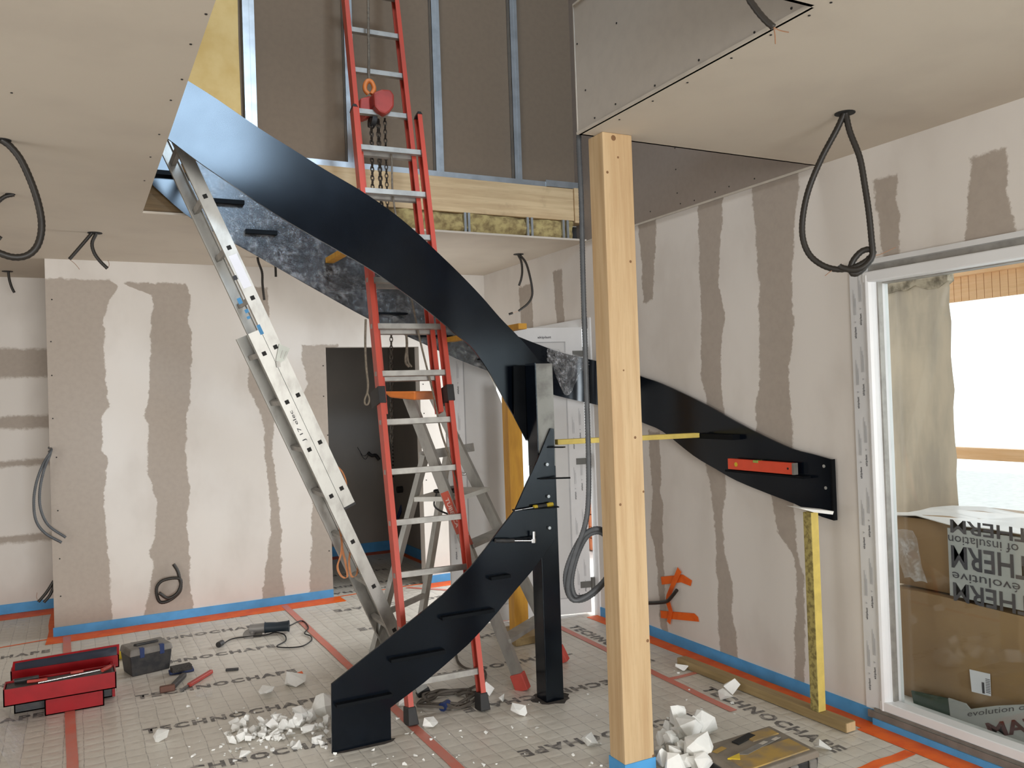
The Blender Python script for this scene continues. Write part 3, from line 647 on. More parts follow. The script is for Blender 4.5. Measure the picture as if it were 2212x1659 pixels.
# ------------------------------------------------------------------ entrance door (leaf swung into the room)
d1 = bpy.data.objects.new('door_1', None); COL.objects.link(d1); d1.location = (RX, EY0, 0); WORLD['door_1'] = V((RX, EY0, 0)); struct(d1)
MB().box((RX-0.012, EY0-0.0, EZ-0.075), (RX+0.1, EY1, EZ)).build('door_head', M_filmwhite, d1)
MB().box((RX-0.012, EY0-0.03, 0), (RX+0.1, EY0+0.035, EZ)).build('hinge_jamb', M_white, d1)
MB().box((RX-0.012, EY1-0.06, 0), (RX+0.1, EY1, EZ)).build('lock_jamb', M_white, d1)
ha = math.radians(14); hp = V((RX-0.035, EY0+0.045, 0)); dl = V((-math.cos(ha), math.sin(ha), 0)); dn = V((-math.sin(ha), -math.cos(ha), 0)); LW = 1.0; LH = 2.06
def lp(s_, z, o=0.0): return hp+dl*s_+V((0, 0, z))+dn*o
# leaf with an arched glazed slot
sA = []   # left (further from hinge) boundary and right boundary of the crescent glass
gz = [0.42+1.32*i/16 for i in range(17)]
def leaf_s(px, py): q = pln(px, py, hp, dn); return (q-hp).dot(dl), q.z
_e = sorted((z, s__) for s__, z in (leaf_s(*q) for q in ((1042, 778), (1061, 818), (1078, 856), (1092, 892), (1101, 935), (1107, 985), (1109, 1040), (1109, 1100))))
def edge_s(z):
    z = z if z >= _e[0][0] else 2*_e[0][0]-z
    for a, b in zip(_e, _e[1:]):
        if a[0] <= z <= b[0]: return a[1]+(b[1]-a[1])*(z-a[0])/(b[0]-a[0])
    return _e[-1][1] if z > _e[-1][0] else _e[0][1]
zt_ = _e[-1][0]; zb_ = 2*_e[0][0]-zt_
zb_ = max(zb_, 0.25)
gz = [zb_+(zt_-zb_)*i/16 for i in range(17)]
gl_ = [edge_s(z) for z in gz]
glR = [edge_s(z)-0.16*math.sin(PI*max(0.02, min(0.98, i/16)))**0.7 for i, z in enumerate(gz)]
# s runs from the hinge; the crescent bulges away from the handle side
T = 0.06; leaf = MB()
def lq(a, b, c, d): leaf.prism([lp(*a), lp(*b), lp(*c), lp(*d)], dn*-T)
z0_ = 0.02
lq((0, z0_), (LW, z0_), (LW, gz[0]), (0, gz[0])); lq((0, gz[-1]), (LW, gz[-1]), (LW, LH), (0, LH))
for i in range(16):
    lq((0, gz[i]), (glR[i], gz[i]), (glR[i+1], gz[i+1]), (0, gz[i+1])); lq((gl_[i], gz[i]), (LW, gz[i]), (LW, gz[i+1]), (gl_[i+1], gz[i+1]))
lf = leaf.build('door_leaf', simple('door_panel_pale', (0.60, 0.60, 0.595), 0.45, 0, 0.06, 3), d1)
gp = MB()
for i in range(16): gp.prism([lp(glR[i], gz[i], -0.02), lp(gl_[i], gz[i], -0.02), lp(gl_[i+1], gz[i+1], -0.02), lp(glR[i+1], gz[i+1], -0.02)], dn*-0.006)
gp.build('arched_glass', M_glass, lf)
for s0, s1, z0, z1 in ((0, 0.125, z0_, LH), (LW-0.125, LW, z0_, LH), (0.125, LW-0.125, z0_, 0.13), (0.125, LW-0.125, LH-0.10, LH)):
    MB().prism([lp(s0, z0), lp(s1, z0), lp(s1, z1), lp(s0, z1)], dn*0.004).build('stile_film', M_filmwhite, lf)
gr = MB()
for s0, s1, z0, z1 in ((0.128, 0.134, 0.13, LH-0.1), (LW-0.134, LW-0.128, 0.13, LH-0.1), (0.128, LW-0.128, 0.13, 0.136), (0.128, LW-0.128, LH-0.106, LH-0.1)):
    gr.prism([lp(s0, z0), lp(s1, z0), lp(s1, z1), lp(s0, z1)], dn*0.0015)
gr.build('panel_groove', M_printl, lf)
film_prints(lf, lp(LW, 0.08, 0.0045), -dl, (0, 0, 1), 1.9, 0.125, 2, 0.36)
film_prints(lf, lp(0.125, 0.08, 0.0045), -dl, (0, 0, 1), 1.9, 0.125, 2, 0.36)
text('akiplast', 0.08, 0.02, lp(0.40, 0.055, 0.0045), -dl, (0, 0, 1), M_print, lf, 'printed_mark', 0.02); text('akiplast', 0.10, 0.022, lp(0.33, 1.98, 0.0045), -dl, (0, 0, 1), M_print, lf, 'printed_mark', 0.02)
hd = MB().cyl(lp(LW-0.07, 1.06, 0), lp(LW-0.07, 1.06, 0.055), 0.011).tube([lp(LW-0.07, 1.06, 0.05), lp(LW-0.10, 1.06, 0.052), lp(LW-0.19, 1.06, 0.052)], 0.0105)
hd.build('door_handle', M_chrome, lf)
for z in (1.87, 1.10, 0.22):
    MB().prism([lp(-0.02, z-0.022), lp(0.075, z-0.022), lp(0.075, z+0.022), lp(-0.02, z+0.022)], dn*0.014).cyl(lp(-0.015, z-0.05, 0.012), lp(-0.015, z+0.05, 0.012), 0.016).build('hinge', simple('hinge_grey', (0.12, 0.12, 0.11), 0.5), lf)
# things standing outside the entrance
bs = thing('brick_pallet', (4.7, 7.05, 0), 'orange brick stack outside seen through the gap at the door hinges', 'bricks')
for i in range(7):
    for j in range(4):
        MB().box((4.6+0.02*(i % 2), 6.62+0.22*j+0.03*(i % 2), 0.12*i), (4.85, 6.82+0.22*j+0.03*(i % 2), 0.12*i+0.11)).build('brick', simple('orange_brick', (0.66, 0.22, 0.09), 0.8, 0, 0.25), bs)

# ------------------------------------------------------------------ staircase steel
st_y = 3.80
def bars(parent, lst, zoff=0.0, prot=0.042, mat=M_steel_d, y=st_y, th=0.012):
    for (pa, pb) in lst:
        a, b = aty(*pa, y), aty(*pb, y); z = (a.z+b.z)/2
        MB().box((min(a.x, b.x), y-prot, z-th/2), (max(a.x, b.x), y+0.001, z+th/2)).build('tread_bracket', mat, parent)
out = [(716, 1478), (760, 1443), (815, 1399), (878, 1349), (916, 1319), (957, 1285), (1018, 1224), (1050, 1184), (1081, 1142), (1113, 1101), (1138, 1044), (1160, 996), (1189, 925),
       (1197, 926), (1201, 1148), (1203, 1160), (1178, 1196), (1151, 1232), (1113, 1276), (1075, 1323), (1045, 1357), (1011, 1393), (960, 1438), (916, 1475), (844, 1529), (845, 1588), (717, 1619)]
pts = [aty(a, b, st_y) for a, b in out]
for q in (-1, -2): pts[q].z = 0.0
low = thing('stair_stringer', (1.15, st_y, 0), 'lower black steel stringer plate rising from the floor to the post', 'stringer')
MB().prism(pts, (0, 0.012, 0)).build('plate', M_steel, low, bevel=0.0015)
bars(low, [((724, 1522), (843, 1498)), ((840, 1424), (957, 1405)), ((950, 1333), (1062, 1317)), ((1055, 1250), (1097, 1240))], prot=0.035, th=0.016)
for pa, pb, z in (((1068, 1169), (1148, 1167), None), ((1108, 1102), (1206, 1100), None), ((1166, 1034), (1232, 1031), None), ((1188, 966), (1219, 965), None)):
    a = aty(*pa, st_y-0.002); b = atz(pb[0], pb[1], a.z) if False else vp(pb[0], pb[1], 2.2, st_y-0.05); b.z = a.z
    dv = (b-a).normalized(); b = V((b.x, min(b.y, st_y-0.012), a.z))
    MB().beam(a, b, 0.03, 0.006).build('tread_bracket', M_steel_d, low)
for px, py in ((1180, 1003), (1183, 1072), (1185, 1140)):
    p = aty(px, py, st_y); MB().cyl(p, p+V((0, -0.012, 0)), 0.0085, 10).build('bolt_head', M_galv, low)
pole = thing('steel_post', (2.17, st_y+0.067, 0), 'square black steel post behind the lower stringer, pale bare metal near its top', 'post')
PXa, PXb, PYa, PYb = 2.118, 2.222, st_y+0.0135, st_y+0.118
t_ = 0.006
MB().box((PXa, PYa, 0), (PXb, PYb, 1.215)).build('painted_length', M_steel, pole, bevel=0.003)
MB().box((PXa, PYa, 1.215), (PXa+t_, PYb, 1.752)).box((PXb-t_, PYa+t_, 1.215), (PXb, PYb, 1.745)).box((PXa+t_, PYb-t_, 1.215), (PXb-t_, PYb, 1.75)).build('tube_wall', M_steel, pole)
MB().box((PXa+t_, PYa, 1.215), (PXb, PYa+t_, 1.748)).build('bare_face', M_weather, pole)
gus = [V((PXa-0.058, PYb+0.012, z)) for z in ()]
# upper inner stringer: straight along the opening, bending as it meets the post
def ya(x): return 3.945+0.13*max(0, x-1.72)**2
def on_a(px, py):
    y = 3.945
    for _ in range(12): x = aty(px, py, y).x; y = ya(x)
    return aty(px, py, y)
topA = [(330, 125), (372, 153), (415, 180), (470, 215), (560, 277), (632, 322), (700, 365), (780, 412), (850, 460), (900, 502), (940, 540), (990, 588), (1040, 640), (1080, 686), (1115, 722), (1145, 755), (1178, 800)]
botA = [(305, 262), (335, 281), (365, 301), (430, 350), (510, 405), (580, 452), (650, 495), (785, 572), (845, 612), (900, 652), (950, 692), (985, 722), (1014, 745), (1030, 764), (1056, 802), (1093, 868), (1142, 953)]
TA = spline([on_a(*q) for q in topA], 4); BA = spline([on_a(*q) for q in botA], 4)
n_r = 5
rows = [[BA[j].lerp(TA[j], i/n_r) for j in range(len(TA))] for i in range(n_r+1)]
rows = [[V((p.x, ya(p.x), p.z)) for p in r] for r in rows]
upA = thing('stair_stringer', (1.2, 3.95, 1.9), 'long upper black steel stringer curving down to the post, mirror-bright at top left', 'stringer')
MB().slab(rows, (0, 0.012, 0)).build('plate', M_steel, upA)
pg = [aty(*q, PYb+0.004) for q in ((1110, 790), (1134, 790), (1138, 952), (1112, 902))]
MB().prism(pg, (0, 0.01, 0)).build('end_flange', M_steel_d, upA)
for k in range(11):
    j = int(6+k*5.6); 
    if j >= len(TA)-3: break
    p = BA[j].lerp(TA[j], 0.5); MB().box((p.x-0.10, ya(p.x)+0.012, p.z-0.008), (p.x+0.10, ya(p.x)+0.055, p.z+0.004)).build('tread_bracket', M_steel_d, upA)
# outer stringer: along the far edge of the opening, round the corner, down the right wall
OY, OX = 5.0, 3.252
botL = [(330, 400), (400, 462), (470, 505), (535, 541), (600, 578), (700, 635), (800, 690), (900, 735), (1000, 780), (1060, 803), (1120, 826), (1200, 854)]
pl = [aty(a, b, OY) for a, b in botL]
path = []   # (x, y, zbot, ztop)
def wid(x): return 0.385-0.03*min(1, max(0, (x-0.4)/1.2))-0.045*min(1, max(0, (x-1.5)/1.2))
for p in spline(pl, 3): path.append((p.x, OY, p.z, p.z+wid(p.x)))
zr = path[-1][2]
rb = [(1395, 915), (1428, 932), (1504, 984), (1560, 1015), (1605, 1040), (1660, 1066), (1706, 1087), (1763, 1112), (1800, 1124)]
rt = [(1387, 815), (1431, 828), (1485, 858), (1530, 884), (1573, 909), (1649, 943), (1722, 970), (1760, 982), (1793, 992)]
RB = [atx(a, b, OX) for a, b in rb]; RT = [atx(a, b, OX) for a, b in rt]
c0 = path[-1]; zb1, zt1 = RB[0].z, RT[0].z; ybeg = RB[0].y
rc = 0.22; nq = 6; total = (OX-rc-c0[0])+rc*PI/2+(OY-rc-ybeg); s_ = OX-rc-c0[0]
for k in range(nq+1):
    a = k/nq*PI/2; sd = s_+rc*a; t = sd/total
    path.append((OX-rc+rc*math.sin(a), OY-rc+rc*math.cos(a), c0[2]+(zb1-c0[2])*t, c0[3]+(zt1-c0[3])*t))
for b_, t2 in zip(spline(RB, 3), spline(RT, 3)): path.append((OX, (b_.y+t2.y)/2, b_.z, t2.z))
rows = [[V((x, y, zb+(zt-zb)*i/3)) for x, y, zb, zt in path] for i in range(4)]
def offB(i, j):
    a = path[max(j-1, 0)]; b_ = path[min(j+1, len(path)-1)]; d = V((b_[0]-a[0], b_[1]-a[1], 0)).normalized(); return V((-d.y, d.x, 0))*0.012
outB = thing('stair_stringer', (3.2, 4.9, 1.2), 'outer black steel stringer behind the spruce post, running along both walls', 'stringer')
MB().slab(rows, offB).build('plate', M_steel, outB)
for pa, pb in (((438, 432), (527, 439)), ((530, 498), (598, 506)), ((330, 372), (425, 380))):
    a, b = aty(*pa, OY-0.03), aty(*pb, OY-0.03); MB().box((a.x, OY-0.05, (a.z+b.z)/2-0.012), (b.x, OY, (a.z+b.z)/2+0.012)).build('tread_bracket', M_steel_d, outB)
for x, z in ((1.75, 2.12), (2.05, 1.98), (2.45, 1.83)):
    MB().box((x-0.11, OY-0.045, z-0.006), (x+0.11, OY, z+0.006)).build('tread_bracket', M_steel_d, outB)
for pa, pb in (((1503, 938), (1592, 940)), ((1575, 1014), (1745, 1021))):
    a, b = atx(*pa, OX-0.02), atx(*pb, OX-0.02); MB().box((OX-0.05, b.y, a.z-0.022 if pa[1] < 1000 else a.z-0.010), (OX, a.y, a.z+0.006 if pa[1] < 1000 else a.z)).build('tread_bracket', M_steel_d, outB)
for px, py in ((1780, 1007), (1784, 1054)):
    p = atx(px, py, OX); MB().cyl(p+V((-0.003, 0, 0)), p+V((0.004, 0, 0)), 0.008, 10).build('bolt_hole', M_weather, outB)
ye = RB[-1].y
MB().box((OX-0.004, ye-0.008, RB[-1].z), (OX+0.02, ye, RT[-1].z)).build('end_flange', M_steel_d, outB)

# temporary battens and props on the stair
def spreader(px, py, y0, y1, w, h, label):
    p = aty(px, py, y1); return tag(MB().beam((p.x, y0, p.z), (p.x, y1, p.z), w, h).build('spacer_batten', M_ochre), label, 'batten', None)
spreader(400, 366, 3.965, 4.94, 0.05, 0.035, 'orange-brown wooden spacer between the stringers beside the top of the aluminium ladder')
spreader(712, 563, 3.965, 4.96, 0.05, 0.03, 'yellow wooden spacer poking through the film left of the red ladder')
spreader(972, 734, 3.975, 4.96, 0.05, 0.03, 'yellow wooden spacer between the stringers right of the red ladder')
a = V((2.231, st_y+0.03, 0)); a2 = vp(1196, 955, 2.24, 3.85); b2 = atx(1505, 940, OX-0.055)
yb = tag(MB().beam((2.24, 3.84, a2.z), (b2.x, b2.y, b2.z), 0.05, 0.027).build('yellow_batten', M_yel, bevel=0.002), 'yellow batten lying level from the steel post to the outer stringer', 'batten')
# yellow strut under the lower end of the outer stringer
sb = atz(1768, 1534, 0.047); stp = vp(1762, 1106, sb.x, sb.y)
stz = stp.z
str_ = thing('support_strut', (sb.x, sb.y, 0.047), 'thin yellow strut standing on the floor batten under the stringer end', 'strut')
MB().box((sb.x-0.0225, sb.y-0.024, 0.0485), (sb.x+0.0225, sb.y+0.024, stz)).build('yellow_face', M_yel, str_)
MB().box((sb.x-0.0255, sb.y-0.0235, 0.0485), (sb.x-0.0226, sb.y+0.0235, stz)).build('rough_edge', M_yeldirty, str_)
pf = [vp(*q, sb.x, sb.y) for q in ((1708, 1097), (1730, 1099), (1783, 1104), (1781, 1111), (1740, 1106))]
tag(MB().prism([p+V((0, -0.05, 0.004)) for p in pf], (0.02, 0.1, 0)).build('polystyrene_pad', M_foamw), 'flat white polystyrene pad on top of the yellow strut', 'polystyrene')
fa, fb = atz(1472, 1436, 0), atz(1838, 1582, 0)
bt = thing('floor_batten', ((fa.x+fb.x)/2, (fa.y+fb.y)/2, 0), 'long brown wooden batten lying on the floor along the right wall', 'batten')
MB().beam((fa.x, fa.y, 0.025), (fb.x, fb.y, 0.025), 0.062, 0.044).build('batten', M_batten, bt, bevel=0.002)
dv = (fb-fa).normalized()
MB().beam(V((fb.x, fb.y, 0.025))+dv*0.0005, V((fb.x, fb.y, 0.025))+dv*0.003, 0.058, 0.040).build('cut_end', M_post, bt)
p0 = atz(1118, 1362, 0.05)
pr = thing('shuttering_prop', (2.66, 5.10, 0.05), 'ochre-yellow timber prop standing on a wood block behind the steel post', 'prop')
pr.location = (p0.x, 4.91, 0.05); WORLD[pr.name] = V((p0.x, 4.91, 0.05))
q0 = V((p0.x, 4.91, 0.05))
MB().box((q0.x-0.05, 4.86, 0.051), (q0.x+0.05, 4.945, 1.66)).build('timber', M_ochre, pr, bevel=0.004)
tag(MB().box((q0.x-0.10, 4.76, 0.001), (q0.x+0.14, 5.06, 0.05)).build('wood_block', M_batten, bevel=0.004), 'flat wood block under the ochre prop', 'block')

# plastic film wrapped on the outer stringer
def zrow(x):
    for a, b in zip(path, path[1:]):
        if a[0] <= x <= b[0]: t = (x-a[0])/(b[0]-a[0]); return a[2]+(b[2]-a[2])*t, a[3]+(b[3]-a[3])*t
rows = []
from mathutils import noise as mn
for j in range(96):
    x = 0.60+(2.42-0.60)*j/95; zb, zt = zrow(x); r = []
    for i in range(17):
        t = i/16; q = V((x*9, t*6, 0.3)); d = 0.010+0.022*abs(mn.noise(q))+0.014*abs(mn.noise(q*2.7))
        r.append(V((x+0.01*mn.noise(q*1.9), OY-0.002-d, zb-0.004+(zt+0.008-zb)*t)))
    rows.append(r)
fw = MB().sheet(rows, False).build('protective_film', M_film); tag(fw, 'crinkled clear plastic film wrapped along the outer stringer behind the ladders', 'plastic film')
rows = []
for j in range(26):
    u = j/25; r = []
    for i in range(18):
        v = i/17; q = V((u*7, v*5, 4.1))
        px = 1182+u*98; top = 757+u*28; bot = 775+u*22+70*math.exp(-((u-0.42)/0.26)**2)
        p = aty(px+6*mn.noise(q), top+(bot-top)*v-8*(1-v), OY-0.03-0.045*abs(mn.noise(q))-0.025*abs(mn.noise(q*2.3)))
        r.append(p)
    rows.append(r)
tag(MB().sheet(rows, False).build('protective_film', film_mat('torn_clear_film', 0.55)), 'torn clear plastic film bunched over the outer stringer beside the spruce post', 'plastic film')

# ------------------------------------------------------------------ spruce post with grey conduit
po = thing('timber_post', (2.05, 2.965, 0), 'pale spruce post holding up the landing corner in the foreground', 'post')
px0, px1, py0, py1 = 1.972, 2.120, 2.905, 3.015
MB().box((px0, py0, 0.0), (px1, py1, H)).build('timber', M_post, po, bevel=0.004)
MB().box((px0-0.004, py0-0.004, 0.0), (px1+0.004, py1+0.004, 0.055)).build('foot_wrap', M_blue, po)
for px, py, r in ((1325, 298, .012), (1312, 372, .006), (1335, 340, .005), (1362, 565, .006), (1399, 1384, .007), (1411, 1633, .006), (1340, 1090, .006), (1372, 945, .006), (1347, 800, .004), (1390, 1062, .005)):
    p = aty(px, py, py0); MB().cyl(p+V((0, -0.0006, 0)), p+V((0, 0.001, 0)), r, 10).build('knot', simple('wood_knot', (0.22, 0.11, 0.045), 0.7), po)
def seg_cable(pts, step): return resample(spline(pts, 12), step)
gx, gy = 1.955, 3.06
pth = [vp(a, b, gx, gy) for a, b in ((1256, 286), (1261, 430), (1266, 640), (1272, 830), (1277, 1000), (1276, 1090), (1268, 1140), (1250, 1190), (1236, 1240), (1232, 1280), (1245, 1302), (1275, 1292), (1310, 1262), (1330, 1225), (1325, 1170), (1300, 1144), (1268, 1156), (1246, 1190), (1230, 1230), (1226, 1262), (1236, 1296), (1262, 1303), (1296, 1282), (1325, 1240), (1328, 1180), (1303, 1152), (1275, 1160), (1255, 1195), (1242, 1240), (1240, 1275), (1252, 1298), (1290, 1290))]
for i, p in enumerate(pth):
    k = max(0, i-6); pth[i] = p+V((0.004, 0.006, 0))*(k % 9)+V((0, 0.02, 0))
gc = thing('conduit', (pth[0].x, pth[0].y, 0.55), 'grey ribbed conduit hanging beside the spruce post and coiled at its lower end', 'conduit')
pth.insert(0, V((1.945, 2.975, 2.69)))
MB().tube(seg_cable(pth, 0.006), 0.0122, 8, 0.10).build('ribbed_tube', M_gcable, gc)

# ------------------------------------------------------------------ cables and conduits
def disc(p, n, r, mat, name, parent, sx=1.0):
    return MB().cyl(V(p), V(p)+V(n)*0.003, r, 18).build(name, mat, parent)
def cable(name, label, strands, anchor=None, hole_r=0, r=0.010, wires=(), mat=M_cable, cat='cable', group=None, wr=0.0015):
    root = strands[0][0]; t = thing(name, root, label, cat, group)
    if anchor is not None and hole_r: disc(anchor, (0, 0, -1), hole_r, M_dark, 'ceiling_hole', t)
    for s_ in strands: MB().tube(seg_cable(s_, max(0.007, r*0.6)), r, 8, 0.10).build('ribbed_tube', mat, t)
    for w_ in wires: MB().tube(spline(w_, 6), wr, 5).build('wire', M_copper if mat is M_cable else M_black, t)
    return t
# big loop, right
an = atz(1825, 244, H); L = lambda l, o=0.0: [vp(a, b, an.x, an.y)+V((0, o*k, 0)) for k, (a, b) in enumerate(l)]
loop = [(1823, 246), (1808, 280), (1775, 343), (1748, 410), (1736, 470), (1737, 515), (1752, 550), (1780, 572), (1812, 581), (1845, 578), (1872, 566), (1888, 553), (1893, 543), (1885, 537), (1868, 542), (1852, 560), (1846, 578), (1852, 590), (1866, 586), (1882, 570), (1890, 552)]
l2 = [(1827, 246), (1836, 285), (1857, 340), (1868, 400), (1877, 460), (1883, 520), (1885, 545), (1880, 562), (1862, 578), (1840, 583), (1818, 578), (1812, 574)]
cable('cable_loop', 'big black cable loop with a knot hanging from the ceiling near the glazed bay', [L(loop, 0.0012), L(l2)], an, 0.04, 0.0128,
      [L([(1890, 552), (1905, 548), (1935, 534)]), L([(1812, 576), (1800, 582), (1782, 596)])])
a0 = (1.45, 1.50)
st_ = [vp(a, b, *a0) for a, b in ((1585, -95), (1612, -20), (1630, 15), (1652, 42), (1671, 59))]; st_[0].z = H
cable('cable', 'thick black cable end hanging at the top edge in front of the grey board', [st_], None, 0, 0.0085,
      [[vp(a, b, *a0) for a, b in w_] for w_ in (((1671, 59), (1674, 75), (1675, 95)), ((1671, 59), (1685, 66), (1704, 70)))])
an = atz(6, 302, H); L = lambda l: [vp(a, b, an.x, an.y) for a, b in l]
cable('cable_loop', 'large black cable loop hanging from the ceiling at the left edge', [L([(4, 303), (22, 316), (45, 345), (68, 395), (84, 445), (90, 490), (82, 528), (62, 550), (34, 556), (5, 549), (-20, 535), (-45, 500), (-60, 430), (-50, 360), (-20, 310)])], an, 0.03, 0.0145)
an = atz(22, 419, H); L = lambda l: [vp(a, b, an.x, an.y) for a, b in l]
cable('cable', 'black cable end curving out of the ceiling at the left edge, inside the large loop', [L([(30, 420), (8, 426), (-12, 446), (-20, 475)]), L([(-25, 495), (-10, 508), (3, 516)])], an, 0.022, 0.011)
an = atz(205, 503, H); L = lambda l: [vp(a, b, an.x, an.y) for a, b in l]
cable('cable', 'pair of black cable ends hanging from the ceiling above the left wall', [L([(198, 504), (176, 530), (150, 560)]), L([(208, 504), (199, 525), (203, 545), (215, 563), (232, 580)])], an, 0.042, 0.011,
      [L([(150, 560), (162, 570), (172, 582)]), L([(232, 580), (236, 572), (233, 562)])])
an = atz(16, 586, H); L = lambda l: [vp(a, b, an.x, an.y) for a, b in l]
cable('cable', 'single short black cable end hanging from the ceiling over the far left recess', [L([(18, 587), (20, 603), (25, 620), (31, 632)])], an, 0.038, 0.010)
an = atz(1120, 549, H); L = lambda l: [vp(a, b, an.x, an.y) for a, b in l]
cable('cable', 'two black cable ends hanging from the far ceiling above the front door', [L([(1119, 550), (1126, 565), (1128, 585), (1126, 602), (1121, 617)]), L([(1122, 550), (1135, 566), (1143, 590), (1149, 620), (1149, 640), (1140, 656), (1120, 672)]), L([(1108, 676), (1099, 679)])], an, 0.04, 0.0095,
      [L([(1120, 672), (1108, 676)]), L([(1121, 617), (1126, 619)])])
an = atz(575, 556, H); L = lambda l: [vp(a, b, an.x, an.y) for a, b in l]
cable('cable', 'two black cable ends hanging behind the film-wrapped stringer left of the red ladder', [L([(556, 547), (558, 565), (566, 588), (567, 612), (569, 632), (571, 648)]), L([(592, 560), (595, 575), (596, 598)])], an, 0.03, 0.0095)
wallc = [(375, 1219), (384, 1234), (388, 1250), (391, 1266), (386, 1281), (366, 1297), (347, 1301), (339, 1286), (339, 1268), (350, 1255), (372, 1249), (389, 1251), (390, 1266), (381, 1283), (362, 1292), (344, 1281)]
cable('cable_coil', 'black cable coil sticking out low on the left wall above the blue edging', [[aty(a, b, BY-0.03-0.003*k) for k, (a, b) in enumerate(wallc)]], None, 0, 0.0125)
cable('cable', 'two dark cables bowing out of the wall end at mid height, far left', [[V((LX-0.004, 6.9, vp(*l[0], -0.16, 6.85).z+0.02))]+[vp(a, b, -0.2, 6.72) for a, b in l] for l in (((110, 974), (92, 1005), (78, 1045), (73, 1085), (78, 1125), (98, 1152), (133, 1172)), ((108, 982), (95, 1015), (86, 1060), (88, 1100), (105, 1135), (142, 1161)))], None, 0, 0.010, mat=M_gcable)
cable('cable', 'two black cable ends leaning out of the wall end just above the floor, far left', [[vp(a, b, -0.2, 6.88) for a, b in l] for l in (((116, 1255), (100, 1280), (83, 1300)), ((118, 1262), (108, 1285), (95, 1301)))], None, 0, 0.011,
      [[vp(a, b, -0.2, 6.88) for a, b in ((83, 1300), (79, 1290), (80, 1280))]])
cable('cable', 'black cable from the right wall held by crossed orange tape', [[atx(a, b, RX-0.02-0.004*k) for k, (a, b) in enumerate(((1395, 1303), (1420, 1302), (1440, 1299), (1450, 1290), (1462, 1275)))]], None, 0, 0.012)
tp = thing('wall_tape', (RX, 4.25, 0.25), 'crossed strips of orange tape on the right wall over a black cable', 'tape')
for poly, o in (([(1428, 1246), (1475, 1241), (1495, 1254), (1492, 1266), (1472, 1258), (1430, 1263)], 0.004), ([(1427, 1319), (1500, 1325), (1508, 1333), (1510, 1343), (1428, 1335)], 0.004),
                ([(1464, 1225), (1472, 1236), (1456, 1270), (1444, 1300), (1440, 1285), (1452, 1255)], 0.012), ([(1440, 1285), (1446, 1296), (1453, 1320), (1448, 1349), (1441, 1342), (1445, 1320), (1438, 1300)], 0.010)):
    MB().prism([atx(a, b, RX-o) for a, b in poly], (-0.0015, 0, 0)).build('tape_strip', M_orange, tp)
# fittings inside the passage
cb = thing('wall_conduit', (2.5, 8.5, 1.2), 'dark curled conduit end on the passage wall', 'conduit')
MB().tube(spline([aty(a, b, 8.5) for a, b in ((795, 978), (803, 984), (812, 984), (819, 993))], 8), 0.018, 8).build('tube', M_black, cb)
for w_ in (((797, 978), (785, 985), (776, 972), (772, 966)), ((797, 980), (790, 992), (782, 985), (778, 975))): MB().tube(spline([aty(a, b, 8.49) for a, b in w_], 6), 0.003, 5).build('wire', M_black, cb)
ds = thing('pipe_sleeve', (2.85, 8, 0.7), 'dark sleeve with an orange end on the passage wall', 'pipe')
pA, pB = aty(858, 1058, 8.3), aty(878, 1056, 8.3); MB().cyl(pA, pA.lerp(pB, 0.6), 0.035).build('sleeve', M_black, ds); MB().cyl(pA.lerp(pB, 0.6), pB, 0.03).build('orange_end', M_hred, ds)
MB().tube(spline([aty(a, b, 8.35) for a, b in ((896, 1022), (880, 1060), (866, 1100), (858, 1122))], 8), 0.018, 8).build('blue_pipe', M_tblue, ds)
slot = MB()
for k in range(34): 
    p = aty(849, 765+8*k, 8.54); slot.box((p.x-0.006, 8.535, p.z-0.008), (p.x+0.006, 8.545, p.z+0.008))
sr = thing('slotted_rail', (2.9, 8.54, 0.3), 'slotted metal rail on the dim passage wall', 'rail')
MB().box((aty(843, 900, 8.55).x, 8.545, 0.7), (aty(858, 900, 8.55).x, 8.559, 2.45)).build('rail', M_passage, sr); stuff(slot.build('slots', M_dark, sr))

# ------------------------------------------------------------------ red extension ladder
Lf = atz(888, 1565, 0); Rf = atz(1043, 1533, 0); eL = (Rf-Lf).normalized(); th = math.radians(12)
upL = V((0, 0, 1))*math.cos(th)+V((-eL.y, eL.x, 0))*math.sin(th); bk = upL.cross(eL)*-1   # bk: away from the camera side
if bk.y < 0: bk = -bk
lad = thing('extension_ladder', ((Lf+Rf)/2), 'tall red two-section ladder standing behind the lower stringer', 'ladder')
def lpt(u, v, o=0.0): return Lf+eL*u+upL*v+bk*o
W0 = (Rf-Lf).length
def chan(s_): return [(0, -0.035), (0.026*s_, -0.035), (0.026*s_, -0.027), (0.006*s_, -0.027), (0.006*s_, 0.027), (0.026*s_, 0.027), (0.026*s_, 0.035), (0, 0.035)]
def rail(u, s_, v0, v1, o, name='rail'): return MB().extr(chan(s_) if s_ > 0 else list(reversed(chan(s_))), lpt(u, v0, o), lpt(u, v1, o), eL, bk).build(name, M_red, lad)
TOPB, FB, FT = 3.31, 1.555, 5.6
b0, b1 = -0.014, W0+0.014
rail(b0, 1, 0.075, TOPB, 0); rail(b1, -1, 0.075, TOPB, 0)
f0, f1 = 0.018, W0-0.022
rail(f0, 1, FB, FT, 0.075); rail(f1, -1, FB, FT, 0.075)
D = [(0.016*math.cos(a), 0.013*math.sin(a)) for a in [k*PI/4 for k in range(8)]]
def rung(v, u0, u1, o): return MB().extr([(-0.015, -0.012), (0.013, -0.016), (0.017, 0), (0.013, 0.016), (-0.015, 0.012)], lpt(u0, v, o), lpt(u1, v, o), upL, bk, True).build('rung', M_alu_d, lad)
v = 0.19
while v < TOPB-0.05: rung(v, b0+0.007, b1-0.007, 0); v += 0.2625
v = 1.755
while v < FT: rung(v, f0+0.007, f1-0.007, 0.075); v += 0.2655
